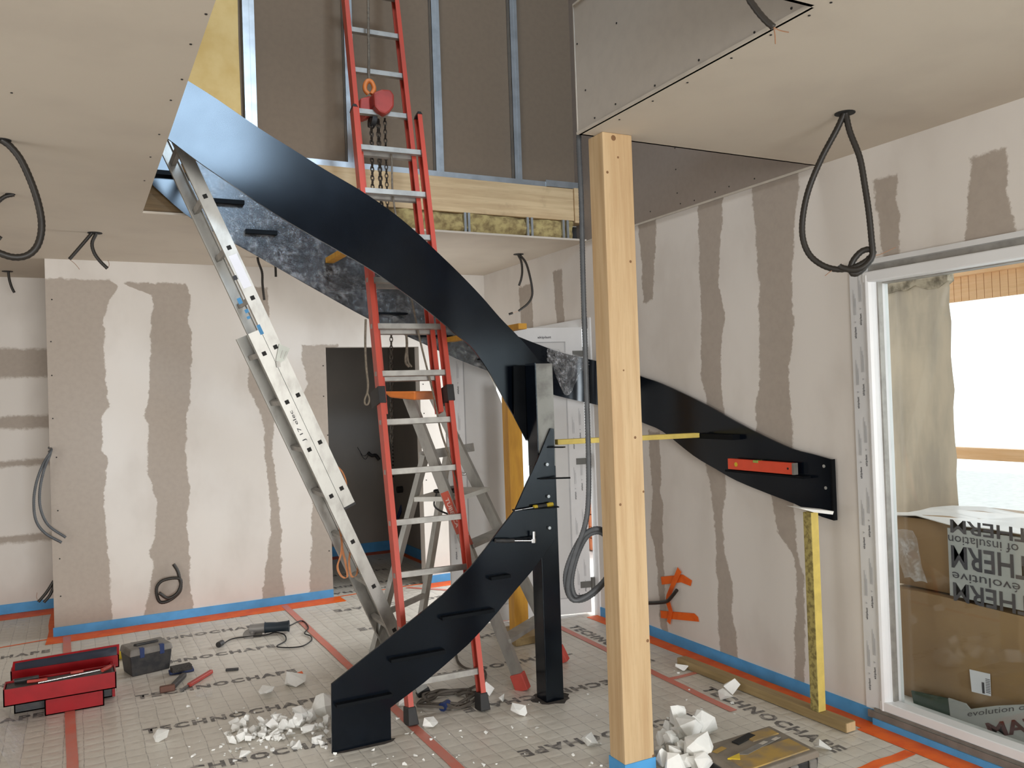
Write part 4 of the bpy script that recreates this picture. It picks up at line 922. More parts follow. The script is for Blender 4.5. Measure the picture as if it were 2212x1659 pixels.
for u, s_ in ((b0, 1), (b1, -1)):
    MB().hexa([lpt(u-0.012*s_, 0.0, -0.045), lpt(u+0.042*s_, 0, -0.045), lpt(u+0.042*s_, 0, 0.045), lpt(u-0.012*s_, 0, 0.045)], [lpt(u-0.006*s_, 0.085, -0.04), lpt(u+0.034*s_, 0.085, -0.04), lpt(u+0.034*s_, 0.085, 0.04), lpt(u-0.006*s_, 0.085, 0.04)]).build('rubber_foot', M_black, lad, bevel=0.004)
    MB().hexa([lpt(u-0.008*s_, 1.60, -0.04), lpt(u+0.032*s_, 1.60, -0.04), lpt(u+0.032*s_, 1.60, 0.115), lpt(u-0.008*s_, 1.60, 0.115)], [lpt(u-0.008*s_, 1.69, -0.04), lpt(u+0.032*s_, 1.69, -0.04), lpt(u+0.032*s_, 1.69, 0.115), lpt(u-0.008*s_, 1.69, 0.115)]).build('rail_guide', M_black, lad, bevel=0.003)
    MB().hexa([lpt(u-0.002*s_, TOPB, -0.037), lpt(u+0.028*s_, TOPB, -0.037), lpt(u+0.028*s_, TOPB, 0.037), lpt(u-0.002*s_, TOPB, 0.037)], [lpt(u+0.003*s_, TOPB+0.02, -0.03), lpt(u+0.022*s_, TOPB+0.02, -0.03), lpt(u+0.022*s_, TOPB+0.02, 0.03), lpt(u+0.003*s_, TOPB+0.02, 0.03)]).build('end_cap', M_black, lad)
for k in range(11):
    v = 0.19+0.2625*k
    MB().box(lpt(b0, v)-V((0.002, 0.012, 0.012)), lpt(b0, v)+V((0.001, 0.012, 0.012))).build('rung_end', M_alu_d, lad)
ro = [lpt(0.215, 3.05, -0.03), lpt(0.225, 2.9, 0.0), lpt(0.24, 2.5, 0.05), lpt(0.225, 2.2, 0.06), lpt(0.24, 2.0, 0.05)]
ro = [pln(a, b, Lf+bk*0.03, bk) for a, b in ((842, 322), (846, 345), (848, 415), (856, 470), (872, 560), (888, 640), (909, 742), (936, 850), (952, 930), (975, 1000), (1000, 1100), (1012, 1190))]
rp = tag(MB().tube(spline(ro, 8), 0.0055, 6).build('pull_rope', M_rope), 'thin brown pull rope running down the right side of the red ladder', 'rope')
ro = [pln(a, b, Lf-bk*0.02, bk) for a, b in ((790, 690), (789, 740), (791, 790), (795, 830), (793, 852))]
rl = thing('hanging_rope', ro[0], 'limp rope with a tied loop hanging left of the red ladder', 'rope')
MB().tube(spline(ro, 8), 0.006, 6).build('rope', M_rope, rl)
MB().tube(spline([pln(a, b, Lf-bk*0.02, bk) for a, b in ((793, 850), (788, 863), (789, 873), (795, 873), (798, 862), (794, 850))], 6), 0.005, 6).build('rope_loop', M_rope, rl)
ro = [pln(a, b, Lf+bk*0.12, bk) for a, b in ((876, 705), (879, 745), (876, 780), (884, 793))]
rk = thing('knotted_rope', ro[0], 'short knotted double rope hanging between the red ladder rungs', 'rope')
MB().tube(spline(ro, 8), 0.007, 6).build('rope', M_rope, rk); MB().tube(spline([q+V((0.015, 0, 0)) if k > 1 else q for k, q in enumerate(ro)], 8), 0.006, 6).build('rope', M_rope, rk)

# ------------------------------------------------------------------ chain hoist
HY = 4.72
def hy(px, py): return aty(px, py, HY)
ho = thing('chain_hoist', hy(812, 235), 'red chain hoist hanging behind the upper rungs of the red ladder', 'hoist')
MB().tube(spline([hy(a, b) for a, b in ((803, 204), (808, 192), (803, 178), (795, 175), (789, 183), (789, 195), (796, 203))], 8), 0.014, 8).build('hook', M_orplast, ho)
pr_ = [hy(a, b) for a, b in ((797, 210), (815, 203), (833, 204), (841, 215), (841, 240), (832, 252), (824, 257), (810, 252), (799, 240))]
MB().prism(pr_, (0, -0.09, 0)).build('body_cover', M_hred, ho, bevel=0.012)
MB().prism([hy(a, b) for a, b in ((779, 212), (800, 206), (806, 222), (806, 248), (790, 254), (778, 236))], (0, 0.10, 0)).build('gear_case', M_hred, ho, bevel=0.008)
MB().cyl(hy(802, 255)+V((0, 0.02, 0)), hy(812, 258)+V((0, 0.02, 0)), 0.05).build('chain_wheel', M_black, ho)
def chain(pa, pb, y, pitch=0.026):
    a, b = aty(*pa, y), aty(*pb, y); n = int((b-a).length/pitch); d = (b-a).normalized(); m = MB()
    for k in range(n):
        c = a+d*(pitch*(k+0.5)); s_ = V((1, 0, 0)) if k % 2 else V((0, 1, 0)); s_ = (s_-d*s_.dot(d)).normalized()
        ring = [c+d*(0.017*math.sin(t)*(1.0))+s_*(0.009*math.cos(t)) for t in [q*PI/4 for q in range(8)]]
        m.tube(ring, 0.0032, 4, closed=True)
    return stuff(m.build('chain', M_chain, ho))
chain((801, 255), (806, 470), HY); chain((815, 257), (824, 470), HY); chain((818, 258), (826, 480), HY+0.05); chain((831, 252), (838, 480), HY); chain((803, 258), (806, 470), HY+0.05)
chain((845, 700), (846, 960), HY+0.03)
tag(MB().tube([aty(797, 175, HY), aty(795, 0, HY), V((1.6, HY, 6.2))], 0.008, 6).build('hoist_rope', M_rope), 'thin dark line from which the chain hoist hangs', 'rope')

# ------------------------------------------------------------------ aluminium two-section ladder, seen edge on
AY = 4.25; AW = 0.36
aF = V((1.655, AY, 0.0)); aT = V((0.400, AY, 2.93)); aD = (aT-aF).normalized(); aN = V((aD.z, 0, -aD.x))  # aN: up and to the right
if aN.x < 0: aN = -aN
al = thing('aluminium_ladder', aF, 'battered aluminium two-section ladder leaning left against the ceiling opening', 'ladder')
def apt(s_, n, y=0.0): return aF+aD*s_+aN*n+V((0, y, 0))
LL = (aT-aF).length
def s_of(px, py): p = aty(px, py, AY); return (p-aF).dot(aD)
s_low_top = s_of(545, 718); s_up_bot = s_of(752, 1092)
def arail(n0, s0, s1, y, out_): # C section, web on the outside
    prof = [(-0.031, 0), (0.031, 0), (0.031, 0.024), (0.026, 0.024), (0.026, 0.003), (-0.026, 0.003), (-0.026, 0.024), (-0.031, 0.024)]
    if out_ < 0: prof = [(a, -b) for a, b in reversed(prof)]
    return MB().extr(prof, apt(s0, n0, y), apt(s1, n0, y), aN, (0, 1, 0)).build('rail', M_alu, al)
nl, nu = -0.028, 0.036
for n0, s0, s1 in ((nl, 0.02, s_low_top), (nu, s_up_bot, LL)):
    arail(n0, s0, s1, 0, 1); arail(n0, s0, s1, AW, -1)
    if n0 == nl: ha_, hb_, hn = s_of(815, 1262), s_of(568, 765), 5
    else: ha_, hb_, hn = s_of(732, 1058), s_of(425, 430), 6
    hst = (hb_-ha_)/hn; s = ha_
    while s-hst > s0+0.05: s -= hst
    while s < s1-0.04:
        MB().beam(apt(s, n0, 0.004), apt(s, n0, AW-0.004), 0.026, 0.026, aD).build('rung', M_alu_d, al)
        MB().beam(apt(s, n0, -0.0012), apt(s, n0, 0.0005), 0.021, 0.021, aD).build('rung_hole', M_dark, al, bevel=0.003)
        s += hst
for y in (0, AW): MB().beam(apt(0.0, nl, y+0.012), apt(0.05, nl, y+0.012), 0.03, 0.07, aN).build('rubber_foot', M_black, al)
MB().beam(apt(s_up_bot-0.012, nu, 0.012), apt(s_up_bot, nu, 0.012), 0.03, 0.066, aN).build('end_cap', M_black, al)
hk = [aty(a, b, AY-0.012) for a, b in ((596, 779), (603, 743), (626, 753), (615, 778), (604, 785))]
hkb = MB().prism(hk, (0, 0.016, 0)).build('guide_hook', simple('dull_zinc', (0.36, 0.37, 0.33), 0.45, 0.5), al)
MB().beam(aty(611, 757, AY-0.014), aty(606, 773, AY-0.014), 0.004, 0.004).beam(aty(619, 759, AY-0.014), aty(613, 775, AY-0.014), 0.004, 0.004).beam(aty(600, 781, AY-0.01), aty(602, 793, AY-0.01), 0.012, 0.02).build('hook_rib', M_alu_d, hkb)
for pa, mat, w, h in (((508, 600), M_mark, 0.020, 0.022), ((518, 650), M_teal, 0.02, 0.03), ((533, 672), M_teal, 0.018, 0.018), ((537, 686), M_teal, 0.016, 0.014), ((562, 712), M_teal, 0.018, 0.05)):
    p = aty(*pa, AY-0.001); MB().beam(p-aD*h/2, p+aD*h/2, 0.001, w, aN).build('sticker', mat, al)
s1 = s_of(502, 580); MB().beam(apt(s1-0.11, nu, -0.0012), apt(s1+0.06, nu, -0.0012), 0.001, 0.042, aN).build('paper_sticker', M_label, al)
text('GS', 0.03, 0.022, apt(s_of(508, 604), nu+0.012, -0.0022), -aN, aD, M_mark, al, bold=0.02)
text('J 17 elec', 0.17, 0.022, apt(s_of(662, 952), nl+0.010, -0.0015), aD, -aN, M_mark, al, 'handwriting')
ss = thing('orange_strap', apt(s_of(745, 1150), nl, 0.1), 'faded orange strap looped through the aluminium ladder', 'strap')
def ribbon(lst, y, w=0.012, parent=ss):
    P = spline([aty(a, b, y) for a, b in lst], 8); MB().slab([[p, p+V((w, 0.004, 0.003))] for p in P], (0, 0.002, 0)).build('strap_loop', M_strap, parent)
ribbon(((722, 1105), (735, 1160), (735, 1195), (727, 1225), (735, 1245), (748, 1248), (745, 1220), (738, 1190), (736, 1165)), AY+0.15)
ribbon(((728, 1110), (755, 1165), (752, 1215), (757, 1245), (768, 1243), (771, 1215), (764, 1180)), AY+0.12)
ribbon(((718, 1000), (738, 1020), (747, 1045), (742, 1060)), AY+0.10, 0.008)

# ------------------------------------------------------------------ step ladder
sl_ = thing('step_ladder', (1.95, 4.5, 0), 'aluminium step ladder with an orange top behind the red ladder', 'ladder')
A1, A2 = V((2.112, 4.054, 0)), V((2.533, 4.34, 0)); T1, T2 = V((1.640, 4.402, 1.60)), V((1.935, 4.755, 1.60))
R1, R2 = V((1.43, 4.67, 0)), V((1.83, 4.94, 0)); Q1, Q2 = V((1.742, 4.44, 1.27)), V((2.035, 4.80, 1.26))
fdir = (A2-A1).normalized()
def leg(p, q, w, d, mat=M_alu, name='rail', t0=0.0): p2 = p.lerp(q, t0); return MB().beam(p2, q, w, d, fdir.cross(q-p)).build(name, mat, sl_)
leg(A1, T1, 0.028, 0.062, t0=0.045); leg(A2, T2, 0.028, 0.062, t0=0.045)
leg(R1, Q1, 0.05, 0.03, name='rear_leg', t0=0.02); leg(R2, Q2, 0.05, 0.03, name='rear_leg', t0=0.02)
for k in range(1, 4):
    t = k*0.160+0.005; a, b = A1.lerp(T1, t), A2.lerp(T2, t); MB().beam(a, b, 0.085, 0.022).build('step', M_alu_d, sl_)
pa, pb = A1.lerp(T1, 0.638), A2.lerp(T2, 0.638); bkd = V((-0.73, 0.54, 0)).normalized()
MB().prism([pa-bkd*0.06, pb-bkd*0.06, pb+bkd*0.20, pa+bkd*0.20], (0, 0, 0.025)).build('platform', simple('cream_platform', (0.58, 0.57, 0.52), 0.6), sl_)
tdir = (T2-T1).normalized(); tn = V((-tdir.y, tdir.x, 0))
MB().hexa([T1-tdir*0.03-tn*0.05+V((0, 0, -0.02)), T2+tdir*0.03-tn*0.05+V((0, 0, -0.02)), T2+tdir*0.03+tn*0.10, T1-tdir*0.03+tn*0.10],
          [T1-tdir*0.05-tn*0.06+V((0, 0, 0.03)), T2+tdir*0.05-tn*0.06+V((0, 0, 0.03)), T2+tdir*0.05+tn*0.13+V((0, 0, 0.035)), T1-tdir*0.05+tn*0.13+V((0, 0, 0.035))]).build('top_cap', M_orplast, sl_, bevel=0.01)
for p, q in ((A1, T1), (A2, T2)): MB().beam(p, p.lerp(q, 0.055), 0.045, 0.078, fdir.cross(q-p)).build('red_foot', simple('red_rubber', (0.55, 0.08, 0.06), 0.6), sl_, bevel=0.005)
for q in (Q1, Q2): MB().beam(q-bkd*0.16+V((0, 0, 0.02)), q+bkd*0.03+V((0, 0, -0.005)), 0.03, 0.05).build('hinge_bracket', M_alu_d, sl_)
MB().beam(R1.lerp(Q1, 0.3), R2.lerp(Q2, 0.3), 0.02, 0.03).build('cross_bar', M_alu_d, sl_)
sd = (T1-A1).normalized(); sn = fdir.cross(sd).normalized()
if sn.y > 0: sn = -sn
lc = A1.lerp(T1, 0.60)
lab_o = lc+(-fdir)*0.0145
MB().prism([lab_o+sn*0.026-sd*0.12, lab_o+sn*0.026+sd*0.12, lab_o-sn*0.026+sd*0.12, lab_o-sn*0.026-sd*0.12], -fdir*0.001).build('red_label', simple('label_red', (0.55, 0.10, 0.06), 0.5), sl_)
lf2 = A1.lerp(T1, 0.56)+sn*0.0325
MB().prism([lf2-fdir*0.016-sd*0.13, lf2+fdir*0.014-sd*0.13, lf2+fdir*0.014+sd*0.13, lf2-fdir*0.016+sd*0.13], sn*0.001).build('red_label', simple('label_red', (0.55, 0.10, 0.06), 0.5), sl_)
ln_ = -fdir; lu = -sd; text('TUBESCA', 0.17, 0.024, lab_o+ln_*0.0012+sd*0.085-ln_.cross(lu)*0.012, lu, ln_.cross(lu), simple('label_pink', (0.75, 0.55, 0.5), 0.6), sl_, bold=0.02)
text('TUBESCA', 0.17, 0.022, lf2-sd*0.085*-1+fdir*0.0-fdir*0.012+sn*0.0012, -sd, fdir, simple('label_pink', (0.75, 0.55, 0.5), 0.6), sl_, bold=0.02)
cc = pa.lerp(pb, 0.22)+bkd*0.05+V((0, 0, 0.03))
tl = thing('tool_pile', cc, 'dark cable and pliers lying on the step ladder platform', 'tools')
MB().tube(spline([cc+V((0.07*math.cos(t*1.1)+0.02*math.sin(3*t), 0.05*math.sin(t*1.1), 0.012+0.004*(i % 3))) for i, t in enumerate([k*0.7 for k in range(18)])], 5), 0.006, 6).build('cable', M_black, tl)
MB().tube(spline([cc+V((-0.08, -0.03, 0.01)), cc+V((-0.1, -0.05, -0.06)), cc+V((0.0, -0.05, -0.11)), cc+V((0.08, -0.03, -0.06))], 8), 0.005, 6).build('hanging_cable', M_black, tl)
MB().beam(cc+V((-0.03, 0, 0.03)), cc+V((0.08, 0.02, 0.035)), 0.02, 0.012).build('pliers', M_steelt, tl)

# ------------------------------------------------------------------ tools resting on the brackets
bz = aty(1108, 1102, st_y-0.002).z+0.003
sd_ = thing('screwdriver', aty(1150, 1094, st_y-0.02), 'screwdriver with yellow and black handle resting on a stringer bracket', 'screwdriver')
q = lambda px, py: aty(px, py, st_y-0.022)
MB().cyl(q(1112, 1103), q(1153, 1096), 0.003, 8).build('shank', M_chrome, sd_)
MB().tube([q(1153, 1096), q(1157, 1095), q(1160, 1095)], 0.011, 10).build('collar', M_yplast, sd_)
MB().tube([q(1160, 1095), q(1168, 1094), q(1180, 1092)], 0.0115, 10).build('grip', M_tblack, sd_)
MB().tube([q(1180, 1092), q(1188, 1090), q(1194, 1089)], lambda t: 0.010+0.002*math.sin(t*PI), 10).build('butt', M_yplast, sd_)
q = lambda px, py: aty(px, py, st_y-0.03)
rt_ = thing('ratchet_wrench', q(1130, 1166), 'chrome ratchet with an upright socket on a stringer bracket', 'wrench')
MB().tube([q(1070, 1168), q(1090, 1168), q(1110, 1168)], 0.010, 10).build('grip', M_tblack, rt_)
MB().cyl(q(1110, 1168), q(1152, 1168), 0.005, 10).cyl(q(1152, 1172), q(1152, 1164), 0.013, 12).build('shank', M_chrome, rt_)
MB().cyl(q(1153, 1165), q(1153, 1148), 0.0085, 12).build('socket', M_chrome, rt_)
# spirit level
a, b = atx(1576, 1004, OX-0.035), atx(1715, 1009, OX-0.035); zz = b.z
lv = thing('spirit_level', (a+b)/2, 'short red spirit level standing on the outer stringer bracket', 'spirit level')
lz = aty(0, 0, 1).z*0
z0 = atx(1645, 1019, OX-0.035).z; z1 = atx(1645, 995, OX-0.035).z
dz = 0.0
MB().hexa([(OX-0.048, a.y, z0), (OX-0.022, a.y, z0), (OX-0.022, b.y, z0), (OX-0.048, b.y, z0)], [(OX-0.048, a.y, z1), (OX-0.022, a.y, z1), (OX-0.022, b.y, z1), (OX-0.048, b.y, z1)]).build('body', M_level, lv, bevel=0.002)
MB().box((OX-0.05, b.y-0.012, z0), (OX-0.02, b.y-0.0005, z1)).build('end_cap', M_tgrey, lv)
vy = a.y+(b.y-a.y)*0.46
MB().box((OX-0.051, vy-0.018, z1-0.012), (OX-0.019, vy+0.018, z1+0.001)).build('vial', simple('green_vial', (0.30, 0.38, 0.08), 0.2), lv)
vy = a.y+(b.y-a.y)*0.14
MB().cyl((OX-0.05, vy, (z0+z1)/2), (OX-0.047, vy, (z0+z1)/2), 0.012).build('vial', M_yplast, lv)
vy = a.y+(b.y-a.y)*0.94
MB().cyl((OX-0.0495, vy, (z0+z1)/2), (OX-0.047, vy, (z0+z1)/2), 0.006).build('hang_hole', M_dark, lv)

# ------------------------------------------------------------------ tool boxes and tools on the floor
def tray(x0, x1, y0, y1, z0, z1, name, parent, mat, t=0.006, flare=0.0):
    m = MB(); m.box((x0, y0, z0), (x1, y1, z0+t))
    m.hexa([(x0, y0, z0), (x1, y0, z0), (x1, y0+t, z0), (x0, y0+t, z0)], [(x0-flare, y0-flare, z1), (x1+flare, y0-flare, z1), (x1+flare, y0+t-flare, z1), (x0-flare, y0+t-flare, z1)])
    m.box((x0, y1-t, z0), (x1, y1, z1)).box((x0, y0, z0), (x0+t, y1, z1)).box((x1-t, y0, z0), (x1, y1, z1))
    return m.build(name, mat, parent)
tb = thing('cantilever_toolbox', (-0.09, 5.3, 0), 'open red metal cantilever toolbox on the floor at left', 'toolbox')
tray(-0.175, 0.105, 5.075, 5.20, 0.0, 0.095, 'lower_tray', tb, M_tred)
tray(-0.32, 0.16, 5.205, 5.40, 0.0, 0.10, 'base_tub', tb, M_tblack)
ft = tray(-0.355, 0.165, 5.02, 5.17, 0.098, 0.185, 'front_tray', tb, M_tred)
MB().box((-0.345, 5.03, 0.105), (0.155, 5.162, 0.176)).build('tray_lining', M_tblack, ft)
bkt = tray(-0.345, 0.195, 5.41, 5.50, 0.10, 0.17, 'back_tray', tb, M_tred)
MB().hexa([(-0.345, 5.41, 0.14), (0.195, 5.41, 0.14), (0.195, 5.42, 0.14), (-0.345, 5.42, 0.14)], [(-0.335, 5.47, 0.205), (0.20, 5.47, 0.215), (0.20, 5.48, 0.215), (-0.335, 5.48, 0.205)]).build('lid', M_tred, tb)
ldp = MB(); r2 = []
for i in range(4):
    r2.append([V((-0.325+0.51*j/10, 5.4135+0.016+0.034*(i/3)+0.003*math.sin(j*1.9+i*1.3), 0.158+0.042*i/3+0.008*j/10)) for j in range(11)])
ldp.slab([[p+V((0, -0.008, 0)) for p in r] for r in r2], (0, 0.003, 0)).build('lid_lining', M_navy, tb)
for x in (-0.33, 0.15):
    MB().beam((x, 5.14, 0.14), (x, 5.30, 0.07), 0.006, 0.016).beam((x, 5.30, 0.07), (x, 5.46, 0.14), 0.006, 0.016).build('hinge_arm', M_tgrey, tb)
MB().box((0.148, 5.17, 0.01), (0.162, 5.40, 0.14)).build('end_plate', M_tred, tb)
for k, (x0, y0, x1, y1, c, r) in enumerate(((-0.20, 5.06, 0.09, 5.10, M_chrome, .005), (-0.25, 5.10, -0.16, 5.075, M_hred, .009), (-0.05, 5.13, 0.01, 5.12, M_hred, .009), (0.10, 5.08, 0.14, 5.12, M_hred, .011), (-0.31, 5.14, -0.20, 5.13, M_tblack, .012))):
    tag(MB().tube([(x0, y0, 0.177+r), ((x0+x1)/2, (y0+y1)/2, 0.178+r), (x1, y1, 0.180+r)], r, 8).build(('long_chisel', 'hand_tool', 'hand_tool', 'hand_tool', 'hand_tool')[k], c),
        ('long shiny steel bar lying in the red toolbox tray', 'red handled tool at the left of the toolbox tray', 'red handled tool in the middle of the toolbox tray', 'red tool at the right end of the toolbox tray', 'black tool at the left end of the toolbox tray')[k], 'tool')
F0, F1, F2 = atz(286, 1463), atz(367, 1444), atz(264, 1452)
u1 = (F1-F0); v1 = V((-u1.y, u1.x, 0)).normalized()*0.165; hz = 0.15
bx = thing('plastic_toolbox', (F0+F1)/2+v1/2, 'closed black plastic toolbox with dusty grey lid beside the red toolbox', 'toolbox')
def bq(a, b, z, e=0.0): return F0+u1.normalized()*(u1.length*a+e*(1 if a > .5 else -1))+v1.normalized()*(v1.length*b+e*(1 if b > .5 else -1))+V((0, 0, z))
MB().hexa([bq(0, 0, 0), bq(1, 0, 0), bq(1, 1, 0), bq(0, 1, 0)], [bq(0, 0, hz-.03, .012), bq(1, 0, hz-.03, .012), bq(1, 1, hz-.03, .012), bq(0, 1, hz-.03, .012)]).build('body', M_tblack, bx, bevel=0.006)
MB().hexa([bq(0, 0, hz-.03, .018), bq(1, 0, hz-.03, .018), bq(1, 1, hz-.03, .018), bq(0, 1, hz-.03, .018)], [bq(0, 0, hz+.01, .010), bq(1, 0, hz+.01, .010), bq(1, 1, hz+.01, .010), bq(0, 1, hz+.01, .010)]).build('lid', M_tgrey, bx, bevel=0.008)
for a_ in (0.25, 0.78): MB().hexa([bq(a_-.06, -0.12, hz-.045), bq(a_+.06, -0.12, hz-.045), bq(a_+.06, 0.02, hz-.045), bq(a_-.06, 0.02, hz-.045)], [bq(a_-.06, -0.12, hz+.012), bq(a_+.06, -0.12, hz+.012), bq(a_+.06, 0.05, hz+.014), bq(a_-.06, 0.05, hz+.014)]).build('latch', M_tblue, bx, bevel=0.003)
MB().tube([bq(.2, .5, hz+.012), bq(.22, .4, hz+.016), bq(.78, .4, hz+.016), bq(.8, .5, hz+.012)], 0.009, 8).build('carry_handle', M_tblack, bx)
p = atz(262, 1415, 0.03)
tag(MB().tube([p+V((-0.04, 0.02, 0)), p+V((0.03, 0.0, 0)), p+V((0.09, -0.02, 0.004))], lambda t: 0.032-0.014*t, 10).build('glue_cartridge', M_yplast), 'ochre rounded object lying between the two toolboxes', 'tool')
# angle grinder
g0, g1 = atz(625, 1352, 0.045), atz(572, 1356, 0.045); gd = (g1-g0).normalized()
ag = thing('angle_grinder', g0.lerp(g1, 0.5)*1.0, 'dark blue angle grinder lying on the floor by the doorless opening', 'angle grinder')
MB().tube([g0, g0.lerp(g1, 0.1), g0.lerp(g1, 0.5), g0.lerp(g1, 0.95), g1], lambda t: 0.036+0.004*math.cos(t*PI*2), 12).build('body', M_bosch, ag)
hdp = g1+gd*0.05
MB().tube([g1, g1+gd*0.02, hdp, hdp+gd*0.05], lambda t: 0.034-0.004*t, 10).build('gear_head', M_gear, ag)
gn = V((0.1, -0.5, 0.6)).normalized()
MB().cyl(hdp+gd*0.03-gn*0.0, hdp+gd*0.03-V((0.01, 0.02, 0.042)), 0.018).build('spindle', M_gear, ag)
dc = hdp+gd*0.035+V((0, -0.03, -0.038)); dn_ = V((-0.15, -0.35, 0.9)).normalized()
MB().cyl(dc, dc+dn_*0.003, 0.062, 24).build('cutting_disc', M_tgrey, ag)
du = dn_.orthogonal().normalized(); dw = dn_.cross(du)
gp_ = [dc+dn_*0.012+(du*math.cos(t)+dw*math.sin(t))*0.066 for t in [k*PI/10 for k in range(-2, 13)]]
MB().prism([dc+dn_*0.012]+gp_, dn_*0.004).build('disc_guard', M_gear, ag)
cp = [(628, 1338), (652, 1341), (666, 1355), (658, 1368), (671, 1374), (672, 1384), (652, 1396), (620, 1399), (598, 1396), (617, 1384), (614, 1371), (595, 1366), (570, 1372), (506, 1379), (480, 1392)]
CP = [atz(a, b, 0.0085) for a, b in cp]; CP[0] = g0-gd*0.0+V((0, 0, 0.0))
MB().tube(spline(CP, 8), 0.0045, 6).build('power_cord', M_black, ag)
MB().cyl(CP[-1]+V((0, 0, 0.012)), CP[-1]+V((-0.03, -0.04, 0.012)), 0.019, 10).build('plug', M_tblack, ag)
# brush, hammer, red tool, flat pieces
def fl_beam(pa, pb, w, h, z=0.0): a, b = atz(*pa, z+h/2), atz(*pb, z+h/2); return MB().beam(a, b, w, h)
br = thing('hand_brush', atz(388, 1449), 'blue-backed brush lying bristles up on the floor', 'brush')
fl_beam((365, 1453), (418, 1444), 0.07, 0.016, 0.001).build('back', M_tblue, br, bevel=0.004); stuff(fl_beam((370, 1447), (412, 1438), 0.055, 0.03, 0.017).build('bristles', simple('dark_bristles', (0.06, 0.055, 0.05), 0.95, 0, 0.5, 120, bmp=1.0), br))
hm = thing('hammer', atz(375, 1478), 'hammer with dark handle and rusty head on the floor', 'hammer')
fl_beam((398, 1457), (372, 1484), 0.03, 0.026, 0.002).build('handle', M_tblack, hm, bevel=0.006); fl_beam((345, 1490), (378, 1484), 0.032, 0.034, 0.001).build('head', simple('rusty_steel', (0.15, 0.07, 0.05), 0.6, 0.4), hm, bevel=0.005)
rm = thing('mallet', atz(425, 1468), 'red-handled tool lying beside the hammer', 'tool')
fl_beam((457, 1450), (408, 1480), 0.024, 0.022, 0.002).build('handle', M_hred, rm, bevel=0.005); fl_beam((408, 1480), (390, 1492), 0.012, 0.012, 0.004).build('shank', M_steelt, rm)
tag(fl_beam((488, 1447), (515, 1445), 0.02, 0.012, 0.001).build('chisel', M_tblack), 'small dark chisel on the floor right of the hammer', 'tool')
tag(MB().prism([atz(a, b, 0.0006) for a, b in ((635, 1456), (652, 1450), (655, 1455), (640, 1461))], (0, 0, 0.002)).build('tape_scrap', M_orange), 'small scrap of orange tape on the floor', 'tape')
rows = [[atz(a+random.uniform(-2, 2), b, 0.006+random.uniform(0, .014)) for a in (422, 432, 442, 452, 460)] for b in (1488, 1494, 1500, 1506)]
tag(MB().sheet(rows).build('clear_lid', M_bag), 'round clear scrap of film lying below the red-handled tool', 'plastic film')
rows = []
for i in range(12):
    r = []
    for j in range(14):
        q = V((i*0.5, j*0.5, 2.2)); u = j/13; v = i/11
        px = -60+u*118*(1-0.15*v) ; py = 1555+v*130
        zz = 0.002+0.20*math.sin(PI*min(1, u*0.9+0.05))**0.7*(0.4+0.6*v)*(0.75+0.5*abs(mn.noise(q*1.5)))*(1-u**3)
        p = atz(px, py, 0)
        r.append(V((p.x, p.y, max(0.002, zz))))
    rows.append(r)
tag(MB().sheet(rows).build('plastic_bag', M_bag), 'crumpled clear plastic bag on the floor at the left edge', 'plastic bag')
# dark rope coil between the ladder feet
cx = atz(968, 1517, 0)
pts = [cx+V((0.17*math.cos(t)*(0.8+0.25*math.sin(2.3*t)), 0.13*math.sin(t)*(0.8+0.2*math.cos(1.7*t)), 0.011+0.006*(k % 4))) for k, t in enumerate([0.55*i for i in range(40)])]
ck = thing('rope_coil', cx, 'tangled dark rope and cord coil on the floor between the red ladder feet', 'rope')
MB().tube(spline(pts, 5), 0.008, 6).build('rope', simple('dark_dirty_rope', (0.10, 0.085, 0.07), 0.9), ck)
MB().tube(spline([atz(a, b, 0.01) for a, b in ((985, 1412), (990, 1430), (1005, 1443), (1030, 1447), (1047, 1450), (1048, 1465), (1035, 1478), (1010, 1490))], 8), 0.007, 6).build('rope', simple('dark_dirty_rope', (0.10, 0.085, 0.07), 0.9), ck)
MB().cyl(atz(955, 1528, 0.02), atz(968, 1520, 0.02), 0.022).build('plug', M_tblue, ck)

# organiser case
zt = 0.075
cL, cB, cR = atz(1511, 1614, zt), atz(1662, 1567, zt), atz(1768, 1621, zt)
uu = (cB-cL); ww = (cR-cB); cF = cL+ww
cs = thing('organiser_case', (cL+cR)/2-V((0, 0, zt)), 'dusty yellow and black organiser case lying by the spruce post', 'case')
def cq(a, b, z): p = cL+uu*a+ww*b; return V((p.x, p.y, z))
MB().hexa([cq(.01, .01, 0.001), cq(.99, .01, 0.001), cq(.99, .99, 0.001), cq(.01, .99, 0.001)], [cq(0, 0, zt*.62), cq(1, 0, zt*.62), cq(1, 1, zt*.62), cq(0, 1, zt*.62)]).build('base', M_tblack, cs, bevel=0.006)
MB().hexa([cq(-.015, -.015, zt*.63), cq(1.015, -.015, zt*.63), cq(1.015, 1.015, zt*.63), cq(-.015, 1.015, zt*.63)], [cq(0, 0, zt), cq(1, 0, zt), cq(1, 1, zt), cq(0, 1, zt)]).build('lid_frame', M_dustgrey, cs, bevel=0.006)
for k, (a0_, a1_, b0_, b1_) in enumerate(((.56, .94, .06, .30), (.08, .94, .50, .92), )):
    MB().hexa([cq(a0_, b0_, zt), cq(a1_, b0_, zt), cq(a1_, b1_, zt), cq(a0_, b1_, zt)], [cq(a0_+.01, b0_+.01, zt+.004), cq(a1_-.01, b0_+.01, zt+.004), cq(a1_-.01, b1_-.01, zt+.004), cq(a0_+.01, b1_-.01, zt+.004)]).build('yellow_panel', M_dusty, cs)
